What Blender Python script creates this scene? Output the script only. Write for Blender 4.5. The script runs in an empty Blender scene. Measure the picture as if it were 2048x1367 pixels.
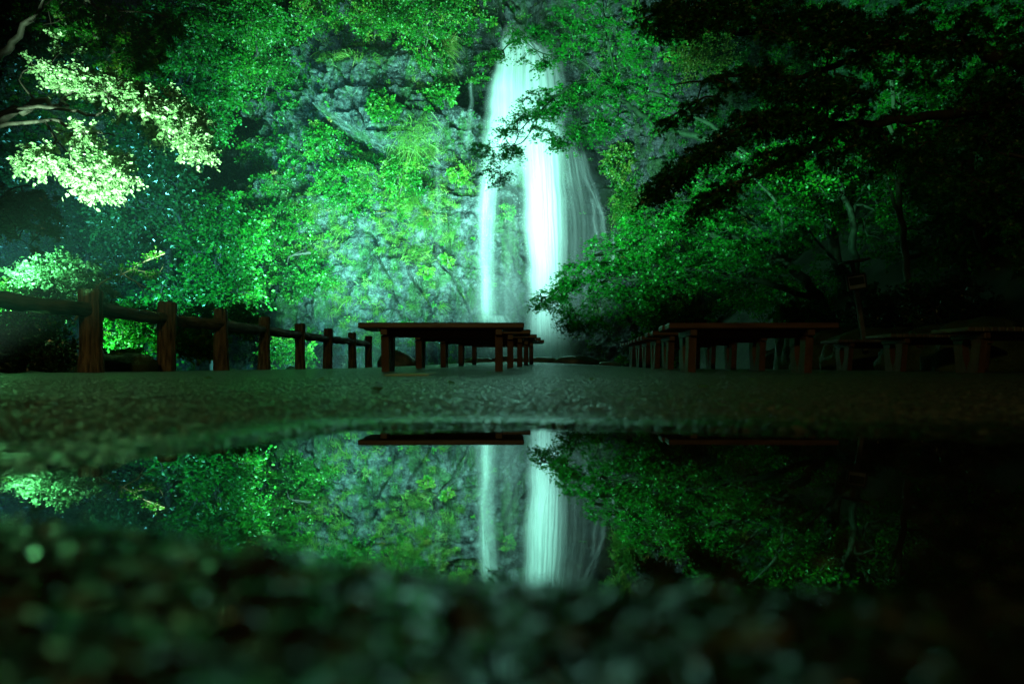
import bpy, math, random
import numpy as np
from mathutils import Vector
rng = np.random.default_rng(7)
random.seed(7)
scene = bpy.context.scene
col = scene.collection

# ------------------------------------------------------------------ camera
CAMZ = 0.07          # the camera stands on its base just above the puddle (water surface z = 0)
FPX = 1365.0         # focal length in pixels of the 2048 px wide photograph
HOR = 752.0
cd = bpy.data.cameras.new('camera'); cam = bpy.data.objects.new('camera', cd); col.objects.link(cam)
cam.location = (0, 0, CAMZ); cam.rotation_euler = (math.radians(90), 0, 0)
cd.sensor_width = 36; cd.lens = 24; cd.shift_y = (HOR-683.5)/2048
cd.clip_start = 0.02; cd.clip_end = 400
cd.dof.use_dof = True; cd.dof.focus_distance = 17; cd.dof.aperture_fstop = 3.4
scene.camera = cam

# ------------------------------------------------------------------ world (night sky) and exposure
w = bpy.data.worlds.new('World'); scene.world = w; w.use_nodes = True
bg = w.node_tree.nodes['Background']
sk = w.node_tree.nodes.new('ShaderNodeTexSky'); sk.sky_type = 'NISHITA'; sk.sun_disc = False
sk.sun_elevation = math.radians(-4); sk.sun_rotation = math.radians(200)
w.node_tree.links.new(sk.outputs[0], bg.inputs[0]); bg.inputs[1].default_value = 0.05
scene.view_settings.view_transform = 'Standard'; scene.view_settings.look = 'None'
scene.view_settings.exposure = 0.0; scene.view_settings.gamma = 1.0
try:
    scene.cycles.transparent_max_bounces = 24
    scene.cycles.max_bounces = 6; scene.cycles.diffuse_bounces = 2; scene.cycles.glossy_bounces = 3
    scene.cycles.transmission_bounces = 3; scene.cycles.volume_bounces = 0
except Exception: pass

# ------------------------------------------------------------------ the floodlights of the gorge (all stand outside the picture or below the terrace edge)
def spot(name, loc, target, power, color, angle, blend=0.6, radius=0.12):
    l = bpy.data.lights.new(name, 'SPOT'); o = bpy.data.objects.new(name, l); col.objects.link(o)
    o.location = loc
    o.rotation_euler = (Vector(target)-Vector(loc)).to_track_quat('-Z', 'Y').to_euler()
    l.energy = power; l.color = color; l.spot_size = math.radians(angle); l.spot_blend = blend; l.shadow_soft_size = radius
    return o
CYAN = (0.40, 1.0, 0.84); GREEN = (0.24, 1.0, 0.50)
spot('floodlight_gorge', (-11.5, 11.5, 1.5), (-8.6, 26.0, 1.8), 22000, (0.24, 1.0, 0.50), 60, 0.9, 0.2)
spot('floodlight_bank', (-12.9, 16.0, 3.3), (-14.5, 32.0, 6.0), 26000, (0.14, 0.85, 0.95), 76, 1.0, 0.15)
spot('floodlight_falls', (-6.5, 20.5, -1.0), (1.6, 38.0, 11.0), 70000, CYAN, 50, 1.0, 0.2)
spot('floodlight_cliff', (-8.5, 25.5, -1.5), (-6.5, 38.0, 13.0), 50000, (0.27, 1.0, 0.68), 70, 1.0, 0.15)
spot('floodlight_cliff', (-4.0, 24.5, -1.5), (-14.5, 41.0, 12.0), 72000, (0.26, 1.0, 0.74), 46, 1.0, 0.15)
spot('floodlight_cliff', (2.2, 24.0, -1.5), (-7.0, 38.0, 12.5), 74000, (0.30, 1.0, 0.74), 62, 1.0, 0.15)
spot('floodlight_tree', (-5.95, 6.9, -0.1), (-5.7, 10.3, 3.4), 18000, (0.54, 1.0, 0.60), 46, 0.7, 0.12)
spot('floodlight_maple', (-5.3, 4.6, 0.28), (3.2, 16.0, 6.6), 60000, (0.15, 1.0, 0.42), 41, 1.0, 0.2)
spot('path_lamp', (-2.0, -4.0, 5.0), (1.0, 10.0, 0.0), 400, (1.0, 0.82, 0.24), 120, 1.0, 0.3)

# ------------------------------------------------------------------ helpers
def P(px, py, Y):
    return np.array(((px-1024)/FPX*Y, Y, CAMZ+(HOR-py)/FPX*Y))
def tag(o, label=None, cat=None, group=None, kind=None):
    if label: o['label'] = label
    if cat: o['category'] = cat
    if group: o['group'] = group
    if kind: o['kind'] = kind
    return o
def empty(name, loc=(0, 0, 0), rz=0):
    o = bpy.data.objects.new(name, None); col.objects.link(o)
    o.location = loc; o.rotation_euler = (0, 0, rz); o.empty_display_size = 0.1
    return o
def mk(name, V, F, mat, parent=None, smooth=True, tone=None, uv=None, extra=None, invert=True):
    """one mesh object from numpy arrays; F is (n,k) or a list of such arrays"""
    if isinstance(F, np.ndarray): F = [F]
    F = [f for f in F if len(f)]
    me = bpy.data.meshes.new(name)
    V = np.asarray(V, dtype=np.float32)
    if parent is not None and invert:
        pl = np.array(parent.location, dtype=np.float32); V = V - pl
    me.vertices.add(len(V)); me.vertices.foreach_set('co', V.ravel())
    loops = np.concatenate([f.ravel() for f in F]).astype(np.int32)
    sizes = np.concatenate([np.full(len(f), f.shape[1]) for f in F])
    starts = np.concatenate([[0], np.cumsum(sizes)[:-1]]).astype(np.int32)
    me.loops.add(len(loops)); me.loops.foreach_set('vertex_index', loops)
    me.polygons.add(len(sizes)); me.polygons.foreach_set('loop_start', starts)
    me.polygons.foreach_set('use_smooth', np.full(len(sizes), smooth))
    me.update(calc_edges=True)
    if tone is not None:
        a = me.attributes.new('tone', 'FLOAT', 'POINT'); a.data.foreach_set('value', np.asarray(tone, dtype=np.float32))
    if extra is not None:
        for k, v in extra.items():
            a = me.attributes.new(k, 'FLOAT', 'POINT'); a.data.foreach_set('value', np.asarray(v, dtype=np.float32))
    if uv is not None:
        ul = me.uv_layers.new(name='UVMap'); ul.data.foreach_set('uv', np.asarray(uv, dtype=np.float32)[loops].ravel())
    me.materials.append(mat)
    o = bpy.data.objects.new(name, me); col.objects.link(o)
    if parent is not None: o.parent = parent
    return o
# --- noise
def _h(ix, iy, iz, s):
    h = (ix*374761393 + iy*668265263 + iz*2147483647 + s*1274126177) & 0xffffffff
    h = ((h ^ (h >> 13))*1274126177) & 0xffffffff
    h = ((h ^ (h >> 16))*2246822519) & 0xffffffff
    return ((h ^ (h >> 15)) & 0xffffff)/float(0xffffff)
def vn(x, y, z=0.0, s=0):
    x, y, z = np.broadcast_arrays(np.asarray(x, float), np.asarray(y, float), np.asarray(z, float))
    ix, iy, iz = np.floor(x).astype(np.int64), np.floor(y).astype(np.int64), np.floor(z).astype(np.int64)
    fx, fy, fz = x-ix, y-iy, z-iz
    fx = fx*fx*(3-2*fx); fy = fy*fy*(3-2*fy); fz = fz*fz*(3-2*fz)
    r = 0
    for a in (0, 1):
        for b in (0, 1):
            for c in (0, 1):
                r = r+_h(ix+a, iy+b, iz+c, s)*(fx if a else 1-fx)*(fy if b else 1-fy)*(fz if c else 1-fz)
    return r*2-1
def fbm(x, y, z=0.0, o=4, s=0, g=0.5):
    r = 0; a = 1; f = 1
    for i in range(o):
        r = r+a*vn(np.asarray(x)*f+i*17.3, np.asarray(y)*f, np.asarray(z)*f, s+i); a *= g; f *= 2.03
    return r
def sm(x, a, b):
    t = np.clip((x-a)/(b-a), 0, 1); return t*t*(3-2*t)
def cells(x, y, s=0):
    """distance to the nearest and second feature point, and the id of the cell"""
    ix, iy = np.floor(x).astype(np.int64), np.floor(y).astype(np.int64)
    d1 = np.full(np.shape(x), 9.0); d2 = d1.copy(); idv = np.zeros(np.shape(x))
    for a in (-1, 0, 1):
        for b in (-1, 0, 1):
            cx = ix+a+_h(ix+a, iy+b, ix*0, s); cy = iy+b+_h(ix+a, iy+b, ix*0, s+1)
            d = np.hypot(cx-x, cy-y); v = _h(ix+a, iy+b, ix*0, s+2)
            near = d < d1
            d2 = np.where(near, d1, np.minimum(d2, d)); idv = np.where(near, v, idv); d1 = np.where(near, d, d1)
    return d1, d2, idv
# --- geometry makers
class Geo:
    def __init__(s): s.V = []; s.F = {}; s.n = 0; s.T = []
    def add(s, V, F, tone=None):
        V = np.asarray(V, float); F = np.asarray(F)
        s.F.setdefault(F.shape[1], []).append(F+s.n); s.V.append(V); s.n += len(V)
        s.T.append(np.full(len(V), 0.5) if tone is None else np.broadcast_to(tone, (len(V),)))
    def build(s, name, mat, parent=None, smooth=True, **k):
        return mk(name, np.concatenate(s.V), [np.concatenate(f) for f in s.F.values()], mat, parent, smooth, tone=np.concatenate(s.T), **k)
def tube(g, pts, rad, sides=7, cap=True, rough=0.0, seed=0):
    pts = np.asarray(pts, float); rad = np.broadcast_to(np.asarray(rad, float), (len(pts),))
    t = np.gradient(pts, axis=0); t /= np.linalg.norm(t, axis=1)[:, None]+1e-9
    up = np.where(np.abs(t[:, 2:3]) > 0.9, np.array([[1.0, 0, 0]]), np.array([[0, 0, 1.0]]))
    a = np.cross(t, up); a /= np.linalg.norm(a, axis=1)[:, None]+1e-9; b = np.cross(t, a)
    th = np.linspace(0, 2*math.pi, sides, endpoint=False)
    r = rad[:, None]*np.ones((1, sides))
    if rough: r = r*(1+rough*vn(np.arange(len(pts))[:, None]*0.35+seed*9.1, np.cos(th)[None]*1.7+np.sin(th)[None]*2.9+5, seed))
    V = pts[:, None]+r[..., None]*(np.cos(th)[None, :, None]*a[:, None]+np.sin(th)[None, :, None]*b[:, None])
    n, m = len(pts), sides
    i = np.arange(n-1)[:, None]*m; j = np.arange(m)[None]; k = (j+1) % m
    F = np.stack([i+j, i+k, i+m+k, i+m+j], -1).reshape(-1, 4)
    g.add(V.reshape(-1, 3), F)
    if cap:
        for e, ring in ((0, V[0]), (n-1, V[-1])):
            c = ring.mean(0); FF = np.array([[q, (q+1) % m, m] for q in range(m)])
            if e == 0: FF = FF[:, ::-1]
            g.add(np.vstack([ring, c]), FF)
def curve(pts, n):
    """smooth curve through points (Catmull-Rom), any column count"""
    pts = np.asarray(pts, float); m = len(pts)
    if m == 2: return pts[0]+(pts[1]-pts[0])*np.linspace(0, 1, n)[:, None]
    e = np.vstack([2*pts[0]-pts[1], pts, 2*pts[-1]-pts[-2]])
    u = np.linspace(0, m-1-1e-6, n); i = u.astype(int); f = (u-i)[:, None]
    p0, p1, p2, p3 = e[i], e[i+1], e[i+2], e[i+3]
    return 0.5*(2*p1+(p2-p0)*f+(2*p0-5*p1+4*p2-p3)*f**2+(3*p1-p0-3*p2+p3)*f**3)
def box(g, x0, x1, y0, y1, z0, z1, bev=0.0):
    if bev <= 0:
        V = np.array([[x, y, z] for z in (z0, z1) for y in (y0, y1) for x in (x0, x1)], float)
        g.add(V, [[0, 2, 3, 1], [4, 5, 7, 6], [0, 1, 5, 4], [2, 6, 7, 3], [0, 4, 6, 2], [1, 3, 7, 5]]); return
    b = bev; V = []; F = []
    idx = {}
    for sx in (0, 1):
        for sy in (0, 1):
            for sz in (0, 1):
                for ax in range(3):
                    c = [x1 if sx else x0, y1 if sy else y0, z1 if sz else z0]; s = [sx, sy, sz]
                    for q in range(3):
                        if q != ax: c[q] += -b if s[q] else b
                    idx[(sx, sy, sz, ax)] = len(V); V.append(c)
    quads = []; tris = []
    for ax in range(3):
        o = [q for q in range(3) if q != ax]
        for s in (0, 1):
            ring = []
            for (p, q) in ((0, 0), (1, 0), (1, 1), (0, 1)):
                k = [0, 0, 0]; k[ax] = s; k[o[0]] = p; k[o[1]] = q; ring.append(idx[(*k, ax)])
            flip = (s == 0) ^ (ax == 1)
            quads.append(ring[::-1] if flip else ring)
        for p in (0, 1):
            for q in (0, 1):
                k0 = [0, 0, 0]; k0[o[0]] = p; k0[o[1]] = q; k1 = list(k0); k1[ax] = 1
                quads.append([idx[(*k0, o[0])], idx[(*k0, o[1])], idx[(*k1, o[1])], idx[(*k1, o[0])]])
    for sx in (0, 1):
        for sy in (0, 1):
            for sz in (0, 1): tris.append([idx[(sx, sy, sz, a)] for a in range(3)])
    g.add(V, quads); g.V.append(np.zeros((0, 3))); g.T.append(np.zeros(0))
    g.F.setdefault(3, []).append(np.array(tris)+g.n-len(V))

# ------------------------------------------------------------------ materials
def newmat(name):
    m = bpy.data.materials.new(name); m.use_nodes = True; nt = m.node_tree; nt.nodes.clear()
    out = nt.nodes.new('ShaderNodeOutputMaterial'); return m, nt, out
def N(nt, t, **k):
    n = nt.nodes.new(t)
    for a, b in k.items(): setattr(n, a, b)
    return n
def ramp(nt, stops):
    r = nt.nodes.new('ShaderNodeValToRGB'); e = r.color_ramp.elements
    while len(e) < len(stops): e.new(0.5)
    for el, (p, c) in zip(e, stops): el.position = p; el.color = (*c, 1)
    return r
def leafmat(name, stops, trans=0.35, gloss=0.045, rough=0.4):
    m, nt, out = newmat(name); L = nt.links.new
    at = N(nt, 'ShaderNodeAttribute', attribute_name='tone'); r = ramp(nt, stops); L(at.outputs['Fac'], r.inputs[0])
    d = N(nt, 'ShaderNodeBsdfDiffuse'); t = N(nt, 'ShaderNodeBsdfTranslucent'); gl = N(nt, 'ShaderNodeBsdfGlossy'); gl.inputs['Roughness'].default_value = rough
    gl.inputs['Color'].default_value = (.8, .8, .8, 1)
    L(r.outputs[0], d.inputs[0]); L(r.outputs[0], t.inputs[0])
    m1 = N(nt, 'ShaderNodeMixShader'); m1.inputs[0].default_value = trans; L(d.outputs[0], m1.inputs[1]); L(t.outputs[0], m1.inputs[2])
    m2 = N(nt, 'ShaderNodeMixShader'); m2.inputs[0].default_value = gloss; L(m1.outputs[0], m2.inputs[1]); L(gl.outputs[0], m2.inputs[2])
    L(m2.outputs[0], out.inputs[0]); return m
def noisy(name, c0, c1, scale=6, rough=(0.5, 0.8), bump=0.3, bscale=30, stretch=(1, 1, 1), detail=6, spec=0.5, dist=0.02):
    m, nt, out = newmat(name); L = nt.links.new
    tc = N(nt, 'ShaderNodeTexCoord'); mp = N(nt, 'ShaderNodeMapping'); mp.inputs['Scale'].default_value = stretch
    L(tc.outputs['Object'], mp.inputs[0])
    n1 = N(nt, 'ShaderNodeTexNoise'); n1.inputs['Scale'].default_value = scale; n1.inputs['Detail'].default_value = detail
    n2 = N(nt, 'ShaderNodeTexNoise'); n2.inputs['Scale'].default_value = bscale; n2.inputs['Detail'].default_value = detail
    L(mp.outputs[0], n1.inputs['Vector']); L(mp.outputs[0], n2.inputs['Vector'])
    r = ramp(nt, [(0.3, c0), (0.7, c1)]); L(n1.outputs['Fac'], r.inputs[0])
    p = N(nt, 'ShaderNodeBsdfPrincipled'); L(r.outputs[0], p.inputs['Base Color'])
    mr = N(nt, 'ShaderNodeMapRange'); mr.inputs['To Min'].default_value = rough[0]; mr.inputs['To Max'].default_value = rough[1]
    L(n2.outputs['Fac'], mr.inputs['Value']); L(mr.outputs[0], p.inputs['Roughness'])
    p.inputs['Specular IOR Level'].default_value = spec
    b = N(nt, 'ShaderNodeBump'); b.inputs['Strength'].default_value = bump; b.inputs['Distance'].default_value = dist
    L(n2.outputs['Fac'], b.inputs['Height']); L(b.outputs[0], p.inputs['Normal']); L(p.outputs[0], out.inputs[0])
    return m
M = {}
M['leaf'] = leafmat('leaf_green', [(0, (.004, .075, .008)), (.45, (.012, .20, .012)), (.8, (.07, .31, .02)), (.95, (.25, .38, .05)), (1, (.30, .13, .04))])
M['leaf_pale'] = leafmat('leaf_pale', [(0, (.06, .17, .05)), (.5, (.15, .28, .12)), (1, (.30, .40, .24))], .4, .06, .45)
M['leaf_maple'] = leafmat('leaf_maple', [(0, (.005, .10, .010)), (.6, (.02, .22, .02)), (1, (.12, .32, .05))], .4, .06, .4)
M['leaf_dark'] = leafmat('leaf_evergreen', [(0, (.006, .045, .010)), (.7, (.02, .10, .02)), (1, (.05, .14, .03))], .2, .12, .3)
M['grass'] = leafmat('leaf_grass', [(0, (.05, .20, .02)), (.6, (.14, .32, .04)), (1, (.34, .38, .10))], .35, .05, .5)
M['bark'] = noisy('bark', (.03, .028, .02), (.14, .13, .10), 5, (.6, .9), .6, 18, (1, 1, .35))
M['bark_dark'] = noisy('bark_dark', (.012, .011, .008), (.05, .045, .035), 5, (.5, .9), .6, 18, (1, 1, .35))
M['twig'] = noisy('pale_twig', (.20, .19, .12), (.38, .36, .24), 9, (.5, .8), .3, 30)
M['seat_wood'] = noisy('bench_wood', (.055, .028, .018), (.12, .060, .036), 4, (.28, .5), .35, 14, (1, 9, 9), spec=.5, dist=.004)
M['leg_wood'] = noisy('bench_leg', (.05, .026, .016), (.11, .054, .032), 5, (.35, .6), .35, 25, (3, 3, 1), dist=.004)
M['slat_wood'] = noisy('slat_wood', (.05, .04, .035), (.13, .11, .09), 7, (.35, .6), .35, 25, dist=.004)
M['post'] = noisy('fence_post', (.012, .009, .006), (.30, .20, .12), 17, (.55, .85), 1.0, 26, (1.8, 1.8, .22), dist=.02)
M['rail'] = noisy('fence_rail', (.03, .020, .012), (.26, .17, .10), 7, (.65, .9), .9, 16, (2.2, .25, 2.2), dist=.02, spec=.2)
M['moss'] = noisy('mossy_dimmed_stone', (.012, .028, .008), (.045, .075, .022), 4, (.6, .9), .8, 18, dist=.03)  # moss colour kept dark, so boulders the maple lamp strikes look shaded
M['stone'] = noisy('boulder_stone', (.05, .055, .05), (.17, .18, .165), 2.2, (.25, .6), .7, 9, dist=.05)
M['sign_white'] = noisy('sign_panel', (.6, .6, .56), (.8, .8, .76), 3, (.3, .5), .05, 20)
M['sign_wood'] = noisy('sign_wood', (.05, .05, .045), (.13, .13, .12), 6, (.5, .8), .3, 25)

# rock of the cliff: grey strata, algae, moss on what faces up, near-black paint for wet rock and shade beside the falls
def rockmat():
    m, nt, out = newmat('cliff_rock'); L = nt.links.new
    tc = N(nt, 'ShaderNodeTexCoord')
    def noise(scale, detail=6, stretch=(1, 1, 1), rough=.6, dist=0):
        mp = N(nt, 'ShaderNodeMapping'); mp.inputs['Scale'].default_value = stretch; L(tc.outputs['Object'], mp.inputs[0])
        n = N(nt, 'ShaderNodeTexNoise'); n.inputs['Scale'].default_value = scale; n.inputs['Detail'].default_value = detail
        n.inputs['Roughness'].default_value = rough; n.inputs['Distortion'].default_value = dist
        L(mp.outputs[0], n.inputs['Vector']); return n
    a = noise(1.5, 12, (1, 1, 1.5), .72); r = ramp(nt, [(.36, (.014, .018, .020)), (.48, (.075, .09, .097)), (.60, (.22, .25, .26)), (.78, (.26, .22, .13))]); L(a.outputs['Fac'], r.inputs[0])
    b = noise(.8, 9, (1.4, 1.4, .4), .7); rb = ramp(nt, [(.47, (0, 0, 0)), (.56, (1, 1, 1))]); L(b.outputs['Fac'], rb.inputs[0])
    mossn = noise(9, 5); rm = ramp(nt, [(.3, (.012, .07, .010)), (.7, (.05, .19, .022))]); L(mossn.outputs['Fac'], rm.inputs[0])
    mx = N(nt, 'ShaderNodeMixRGB'); mu = N(nt, 'ShaderNodeMath', operation='MULTIPLY'); mu.inputs[1].default_value = .75
    L(rb.outputs[0], mu.inputs[0]); L(mu.outputs[0], mx.inputs[0]); L(r.outputs[0], mx.inputs[1]); L(rm.outputs[0], mx.inputs[2])
    wet = N(nt, 'ShaderNodeAttribute', attribute_name='wet'); dk = N(nt, 'ShaderNodeMixRGB', blend_type='MULTIPLY'); dk.inputs[2].default_value = (.16, .19, .19, 1)  # this attribute darkens the colour for wetness and for painted shade
    st = noise(2.2, 8, (1.6, 1.6, .22), .65); rs = ramp(nt, [(.36, (.35, .38, .38)), (.58, (1, 1, 1))]); L(st.outputs['Fac'], rs.inputs[0])
    dk0 = N(nt, 'ShaderNodeMixRGB', blend_type='MULTIPLY'); dk0.inputs[0].default_value = .8; L(mx.outputs[0], dk0.inputs[1]); L(rs.outputs[0], dk0.inputs[2])
    L(wet.outputs['Fac'], dk.inputs[0]); L(dk0.outputs[0], dk.inputs[1])
    p = N(nt, 'ShaderNodeBsdfPrincipled'); L(dk.outputs[0], p.inputs['Base Color'])
    c = noise(5.5, 12, (1, 1, .7), .78, .5); mr = N(nt, 'ShaderNodeMapRange'); mr.inputs['To Min'].default_value = .12; mr.inputs['To Max'].default_value = .36
    L(c.outputs['Fac'], mr.inputs['Value']); L(mr.outputs[0], p.inputs['Roughness']); p.inputs['Specular IOR Level'].default_value = .9
    v = N(nt, 'ShaderNodeTexVoronoi', feature='DISTANCE_TO_EDGE'); mp = N(nt, 'ShaderNodeMapping'); mp.inputs['Scale'].default_value = (1, 1, 1.7)
    dn = noise(2.5, 4); va = N(nt, 'ShaderNodeVectorMath', operation='MULTIPLY_ADD'); va.inputs[1].default_value = (1.6, 1.6, 1.6)
    L(dn.outputs['Color'], va.inputs[0]); L(tc.outputs['Object'], va.inputs[2]); L(va.outputs[0], mp.inputs[0]); L(mp.outputs[0], v.inputs['Vector']); v.inputs['Scale'].default_value = .9
    cr = ramp(nt, [(0, (0, 0, 0)), (.03, (1, 1, 1))]); L(v.outputs['Distance'], cr.inputs[0])
    b1 = N(nt, 'ShaderNodeBump'); b1.inputs['Strength'].default_value = 1; b1.inputs['Distance'].default_value = .30; L(c.outputs['Fac'], b1.inputs['Height'])
    b2 = N(nt, 'ShaderNodeBump'); b2.inputs['Strength'].default_value = 1; b2.inputs['Distance'].default_value = .12; L(cr.outputs[0], b2.inputs['Height']); L(b1.outputs[0], b2.inputs['Normal'])
    L(b2.outputs[0], p.inputs['Normal']); L(p.outputs[0], out.inputs[0]); return m
M['rock'] = rockmat()

# wet asphalt of the terrace: dark binder, paler stone chips
def asphaltmat():
    m, nt, out = newmat('wet_asphalt'); L = nt.links.new
    tc = N(nt, 'ShaderNodeTexCoord')
    v = N(nt, 'ShaderNodeTexVoronoi'); v.inputs['Scale'].default_value = 120; L(tc.outputs['Object'], v.inputs['Vector'])
    sp = N(nt, 'ShaderNodeSeparateColor'); L(v.outputs['Color'], sp.inputs[0])
    r = ramp(nt, [(0, (.010, .010, .008)), (.55, (.026, .025, .020)), (.86, (.055, .053, .042)), (1, (.20, .19, .16))]); L(sp.outputs[0], r.inputs[0])
    n = N(nt, 'ShaderNodeTexNoise'); n.inputs['Scale'].default_value = .9; n.inputs['Detail'].default_value = 6; L(tc.outputs['Object'], n.inputs['Vector'])
    mr = N(nt, 'ShaderNodeMapRange'); mr.inputs['From Min'].default_value = .3; mr.inputs['From Max'].default_value = .7; mr.inputs['To Min'].default_value = .14; mr.inputs['To Max'].default_value = .42
    L(n.outputs['Fac'], mr.inputs['Value'])
    p = N(nt, 'ShaderNodeBsdfPrincipled'); L(r.outputs[0], p.inputs['Base Color']); dm = N(nt, 'ShaderNodeAttribute', attribute_name='damp'); rr_ = ramp(nt, [(0, (.62,)*3), (.55, (.5,)*3), (.75, (.16,)*3), (1, (.07,)*3)]); L(sp.outputs[1], rr_.inputs[0])
    mxr = N(nt, 'ShaderNodeMixRGB'); mxr.inputs[2].default_value = (.10, .10, .10, 1); L(dm.outputs['Fac'], mxr.inputs[0]); L(rr_.outputs[0], mxr.inputs[1])
    L(mxr.outputs[0], p.inputs['Roughness']); dkk = N(nt, 'ShaderNodeMixRGB', blend_type='MULTIPLY'); dkk.inputs[2].default_value = (.38, .38, .38, 1); L(dm.outputs['Fac'], dkk.inputs[0]); L(r.outputs[0], dkk.inputs[1]); L(dkk.outputs[0], p.inputs['Base Color']); mxr.inputs[2].default_value = (.07, .07, .07, 1); p.inputs['Specular IOR Level'].default_value = .5
    n2 = N(nt, 'ShaderNodeTexNoise'); n2.inputs['Scale'].default_value = 60; n2.inputs['Detail'].default_value = 3; L(tc.outputs['Object'], n2.inputs['Vector'])
    b = N(nt, 'ShaderNodeBump'); b.inputs['Strength'].default_value = 1; b.inputs['Distance'].default_value = .004; b.invert = True; L(v.outputs['Distance'], b.inputs['Height'])
    b2 = N(nt, 'ShaderNodeBump'); b2.inputs['Strength'].default_value = 1; b2.inputs['Distance'].default_value = .006; L(n2.outputs['Fac'], b2.inputs['Height']); L(b.outputs[0], b2.inputs['Normal'])
    n3 = N(nt, 'ShaderNodeTexNoise'); n3.inputs['Scale'].default_value = 16; n3.inputs['Detail'].default_value = 6; n3.inputs['Roughness'].default_value = .7; L(tc.outputs['Object'], n3.inputs['Vector'])
    b3 = N(nt, 'ShaderNodeBump'); b3.inputs['Strength'].default_value = 1; b3.inputs['Distance'].default_value = .03; L(n3.outputs['Fac'], b3.inputs['Height']); fa = N(nt, 'ShaderNodeAttribute', attribute_name='far'); L(fa.outputs['Fac'], b3.inputs['Strength']); L(b2.outputs[0], b3.inputs['Normal'])
    L(b3.outputs[0], p.inputs['Normal'])
    # the earth of the banks beyond the terrace edge
    g = N(nt, 'ShaderNodeTexNoise'); g.inputs['Scale'].default_value = 3; g.inputs['Detail'].default_value = 8; L(tc.outputs['Object'], g.inputs['Vector'])
    rg = ramp(nt, [(.3, (.012, .018, .008)), (.7, (.035, .06, .02))]); L(g.outputs['Fac'], rg.inputs[0])
    e = N(nt, 'ShaderNodeBsdfPrincipled'); L(rg.outputs[0], e.inputs['Base Color']); e.inputs['Roughness'].default_value = .8
    at = N(nt, 'ShaderNodeAttribute', attribute_name='bank'); mx = N(nt, 'ShaderNodeMixShader')
    L(at.outputs['Fac'], mx.inputs[0]); L(p.outputs[0], mx.inputs[1]); L(e.outputs[0], mx.inputs[2]); L(mx.outputs[0], out.inputs[0]); return m
M['asphalt'] = asphaltmat()

def watermat(name, bump=.0, bscale=6, tint=(1, 1, 1)):
    m, nt, out = newmat(name); L = nt.links.new
    f = N(nt, 'ShaderNodeFresnel'); f.inputs['IOR'].default_value = 1.34
    g = N(nt, 'ShaderNodeBsdfGlossy'); g.inputs['Roughness'].default_value = 0.0; g.inputs['Color'].default_value = (*tint, 1)
    t = N(nt, 'ShaderNodeBsdfTransparent'); t.inputs[0].default_value = (.85, .9, .85, 1); mx = N(nt, 'ShaderNodeMixShader')
    L(f.outputs[0], mx.inputs[0]); L(t.outputs[0], mx.inputs[1]); L(g.outputs[0], mx.inputs[2]); L(mx.outputs[0], out.inputs[0])
    if bump:
        tc = N(nt, 'ShaderNodeTexCoord'); n = N(nt, 'ShaderNodeTexNoise'); n.inputs['Scale'].default_value = bscale; n.inputs['Detail'].default_value = 1
        L(tc.outputs['Object'], n.inputs['Vector']); b = N(nt, 'ShaderNodeBump'); b.inputs['Strength'].default_value = 1; b.inputs['Distance'].default_value = bump
        L(n.outputs['Fac'], b.inputs['Height']); L(b.outputs[0], g.inputs['Normal'])
    return m
M['puddle'] = watermat('puddle_water', .00006, 9)
M['pool'] = watermat('pool_water', .03, 3)

def fallmat(name, dens=1.0, sx=9.0, sharp=.45, seed=0.0):
    """falling water as a long exposure shows it: vertical silk, denser in the middle"""
    m, nt, out = newmat(name); L = nt.links.new
    uv = N(nt, 'ShaderNodeUVMap'); uv.uv_map = 'UVMap'
    def noise(sx, sy, det, ofs):
        mp = N(nt, 'ShaderNodeMapping'); mp.inputs['Scale'].default_value = (sx, sy, 1); mp.inputs['Location'].default_value = (ofs+seed, ofs*.7, 0)
        L(uv.outputs[0], mp.inputs[0]); n = N(nt, 'ShaderNodeTexNoise'); n.inputs['Scale'].default_value = 1; n.inputs['Detail'].default_value = det
        n.inputs['Distortion'].default_value = .15; L(mp.outputs[0], n.inputs['Vector']); return n
    a = noise(sx*.55, .35, 4, 3.1); b = noise(sx*3.0, .7, 3, 8.4)
    def math_(op, x, y):
        k = N(nt, 'ShaderNodeMath', operation=op)
        for i, q in enumerate((x, y)):
            if hasattr(q, 'outputs'): L(q.outputs[0], k.inputs[i])
            else: k.inputs[i].default_value = q
        return k
    s = math_('ADD', math_('MULTIPLY', a, .68), math_('MULTIPLY', b, .32))
    mr = N(nt, 'ShaderNodeMapRange', interpolation_type='SMOOTHSTEP'); mr.inputs['From Min'].default_value = .5-sharp*.45; mr.inputs['From Max'].default_value = .5+sharp*.45
    L(s.outputs[0], mr.inputs['Value'])
    at = N(nt, 'ShaderNodeAttribute', attribute_name='veil')      # thickness of the water, set per vertex
    k = N(nt, 'ShaderNodeMath', operation='MULTIPLY_ADD'); L(mr.outputs[0], k.inputs[0]); k.inputs[1].default_value = .85; k.inputs[2].default_value = .15
    al = N(nt, 'ShaderNodeMath', operation='MULTIPLY', use_clamp=True); L(k.outputs[0], al.inputs[0]); L(at.outputs['Fac'], al.inputs[1])
    al2 = math_('MULTIPLY', al, dens); al2.use_clamp = True
    d = N(nt, 'ShaderNodeBsdfDiffuse'); d.inputs[0].default_value = (.86, .9, .9, 1); t = N(nt, 'ShaderNodeBsdfTranslucent'); t.inputs[0].default_value = (.86, .9, .9, 1)
    ms = N(nt, 'ShaderNodeMixShader'); ms.inputs[0].default_value = .4; L(d.outputs[0], ms.inputs[1]); L(t.outputs[0], ms.inputs[2])
    tr = N(nt, 'ShaderNodeBsdfTransparent'); mx = N(nt, 'ShaderNodeMixShader'); L(al2.outputs[0], mx.inputs[0]); L(tr.outputs[0], mx.inputs[1]); L(ms.outputs[0], mx.inputs[2])
    L(mx.outputs[0], out.inputs[0]); return m
M['fall'] = fallmat('falling_water', 1.0, 9, .85)
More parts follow.
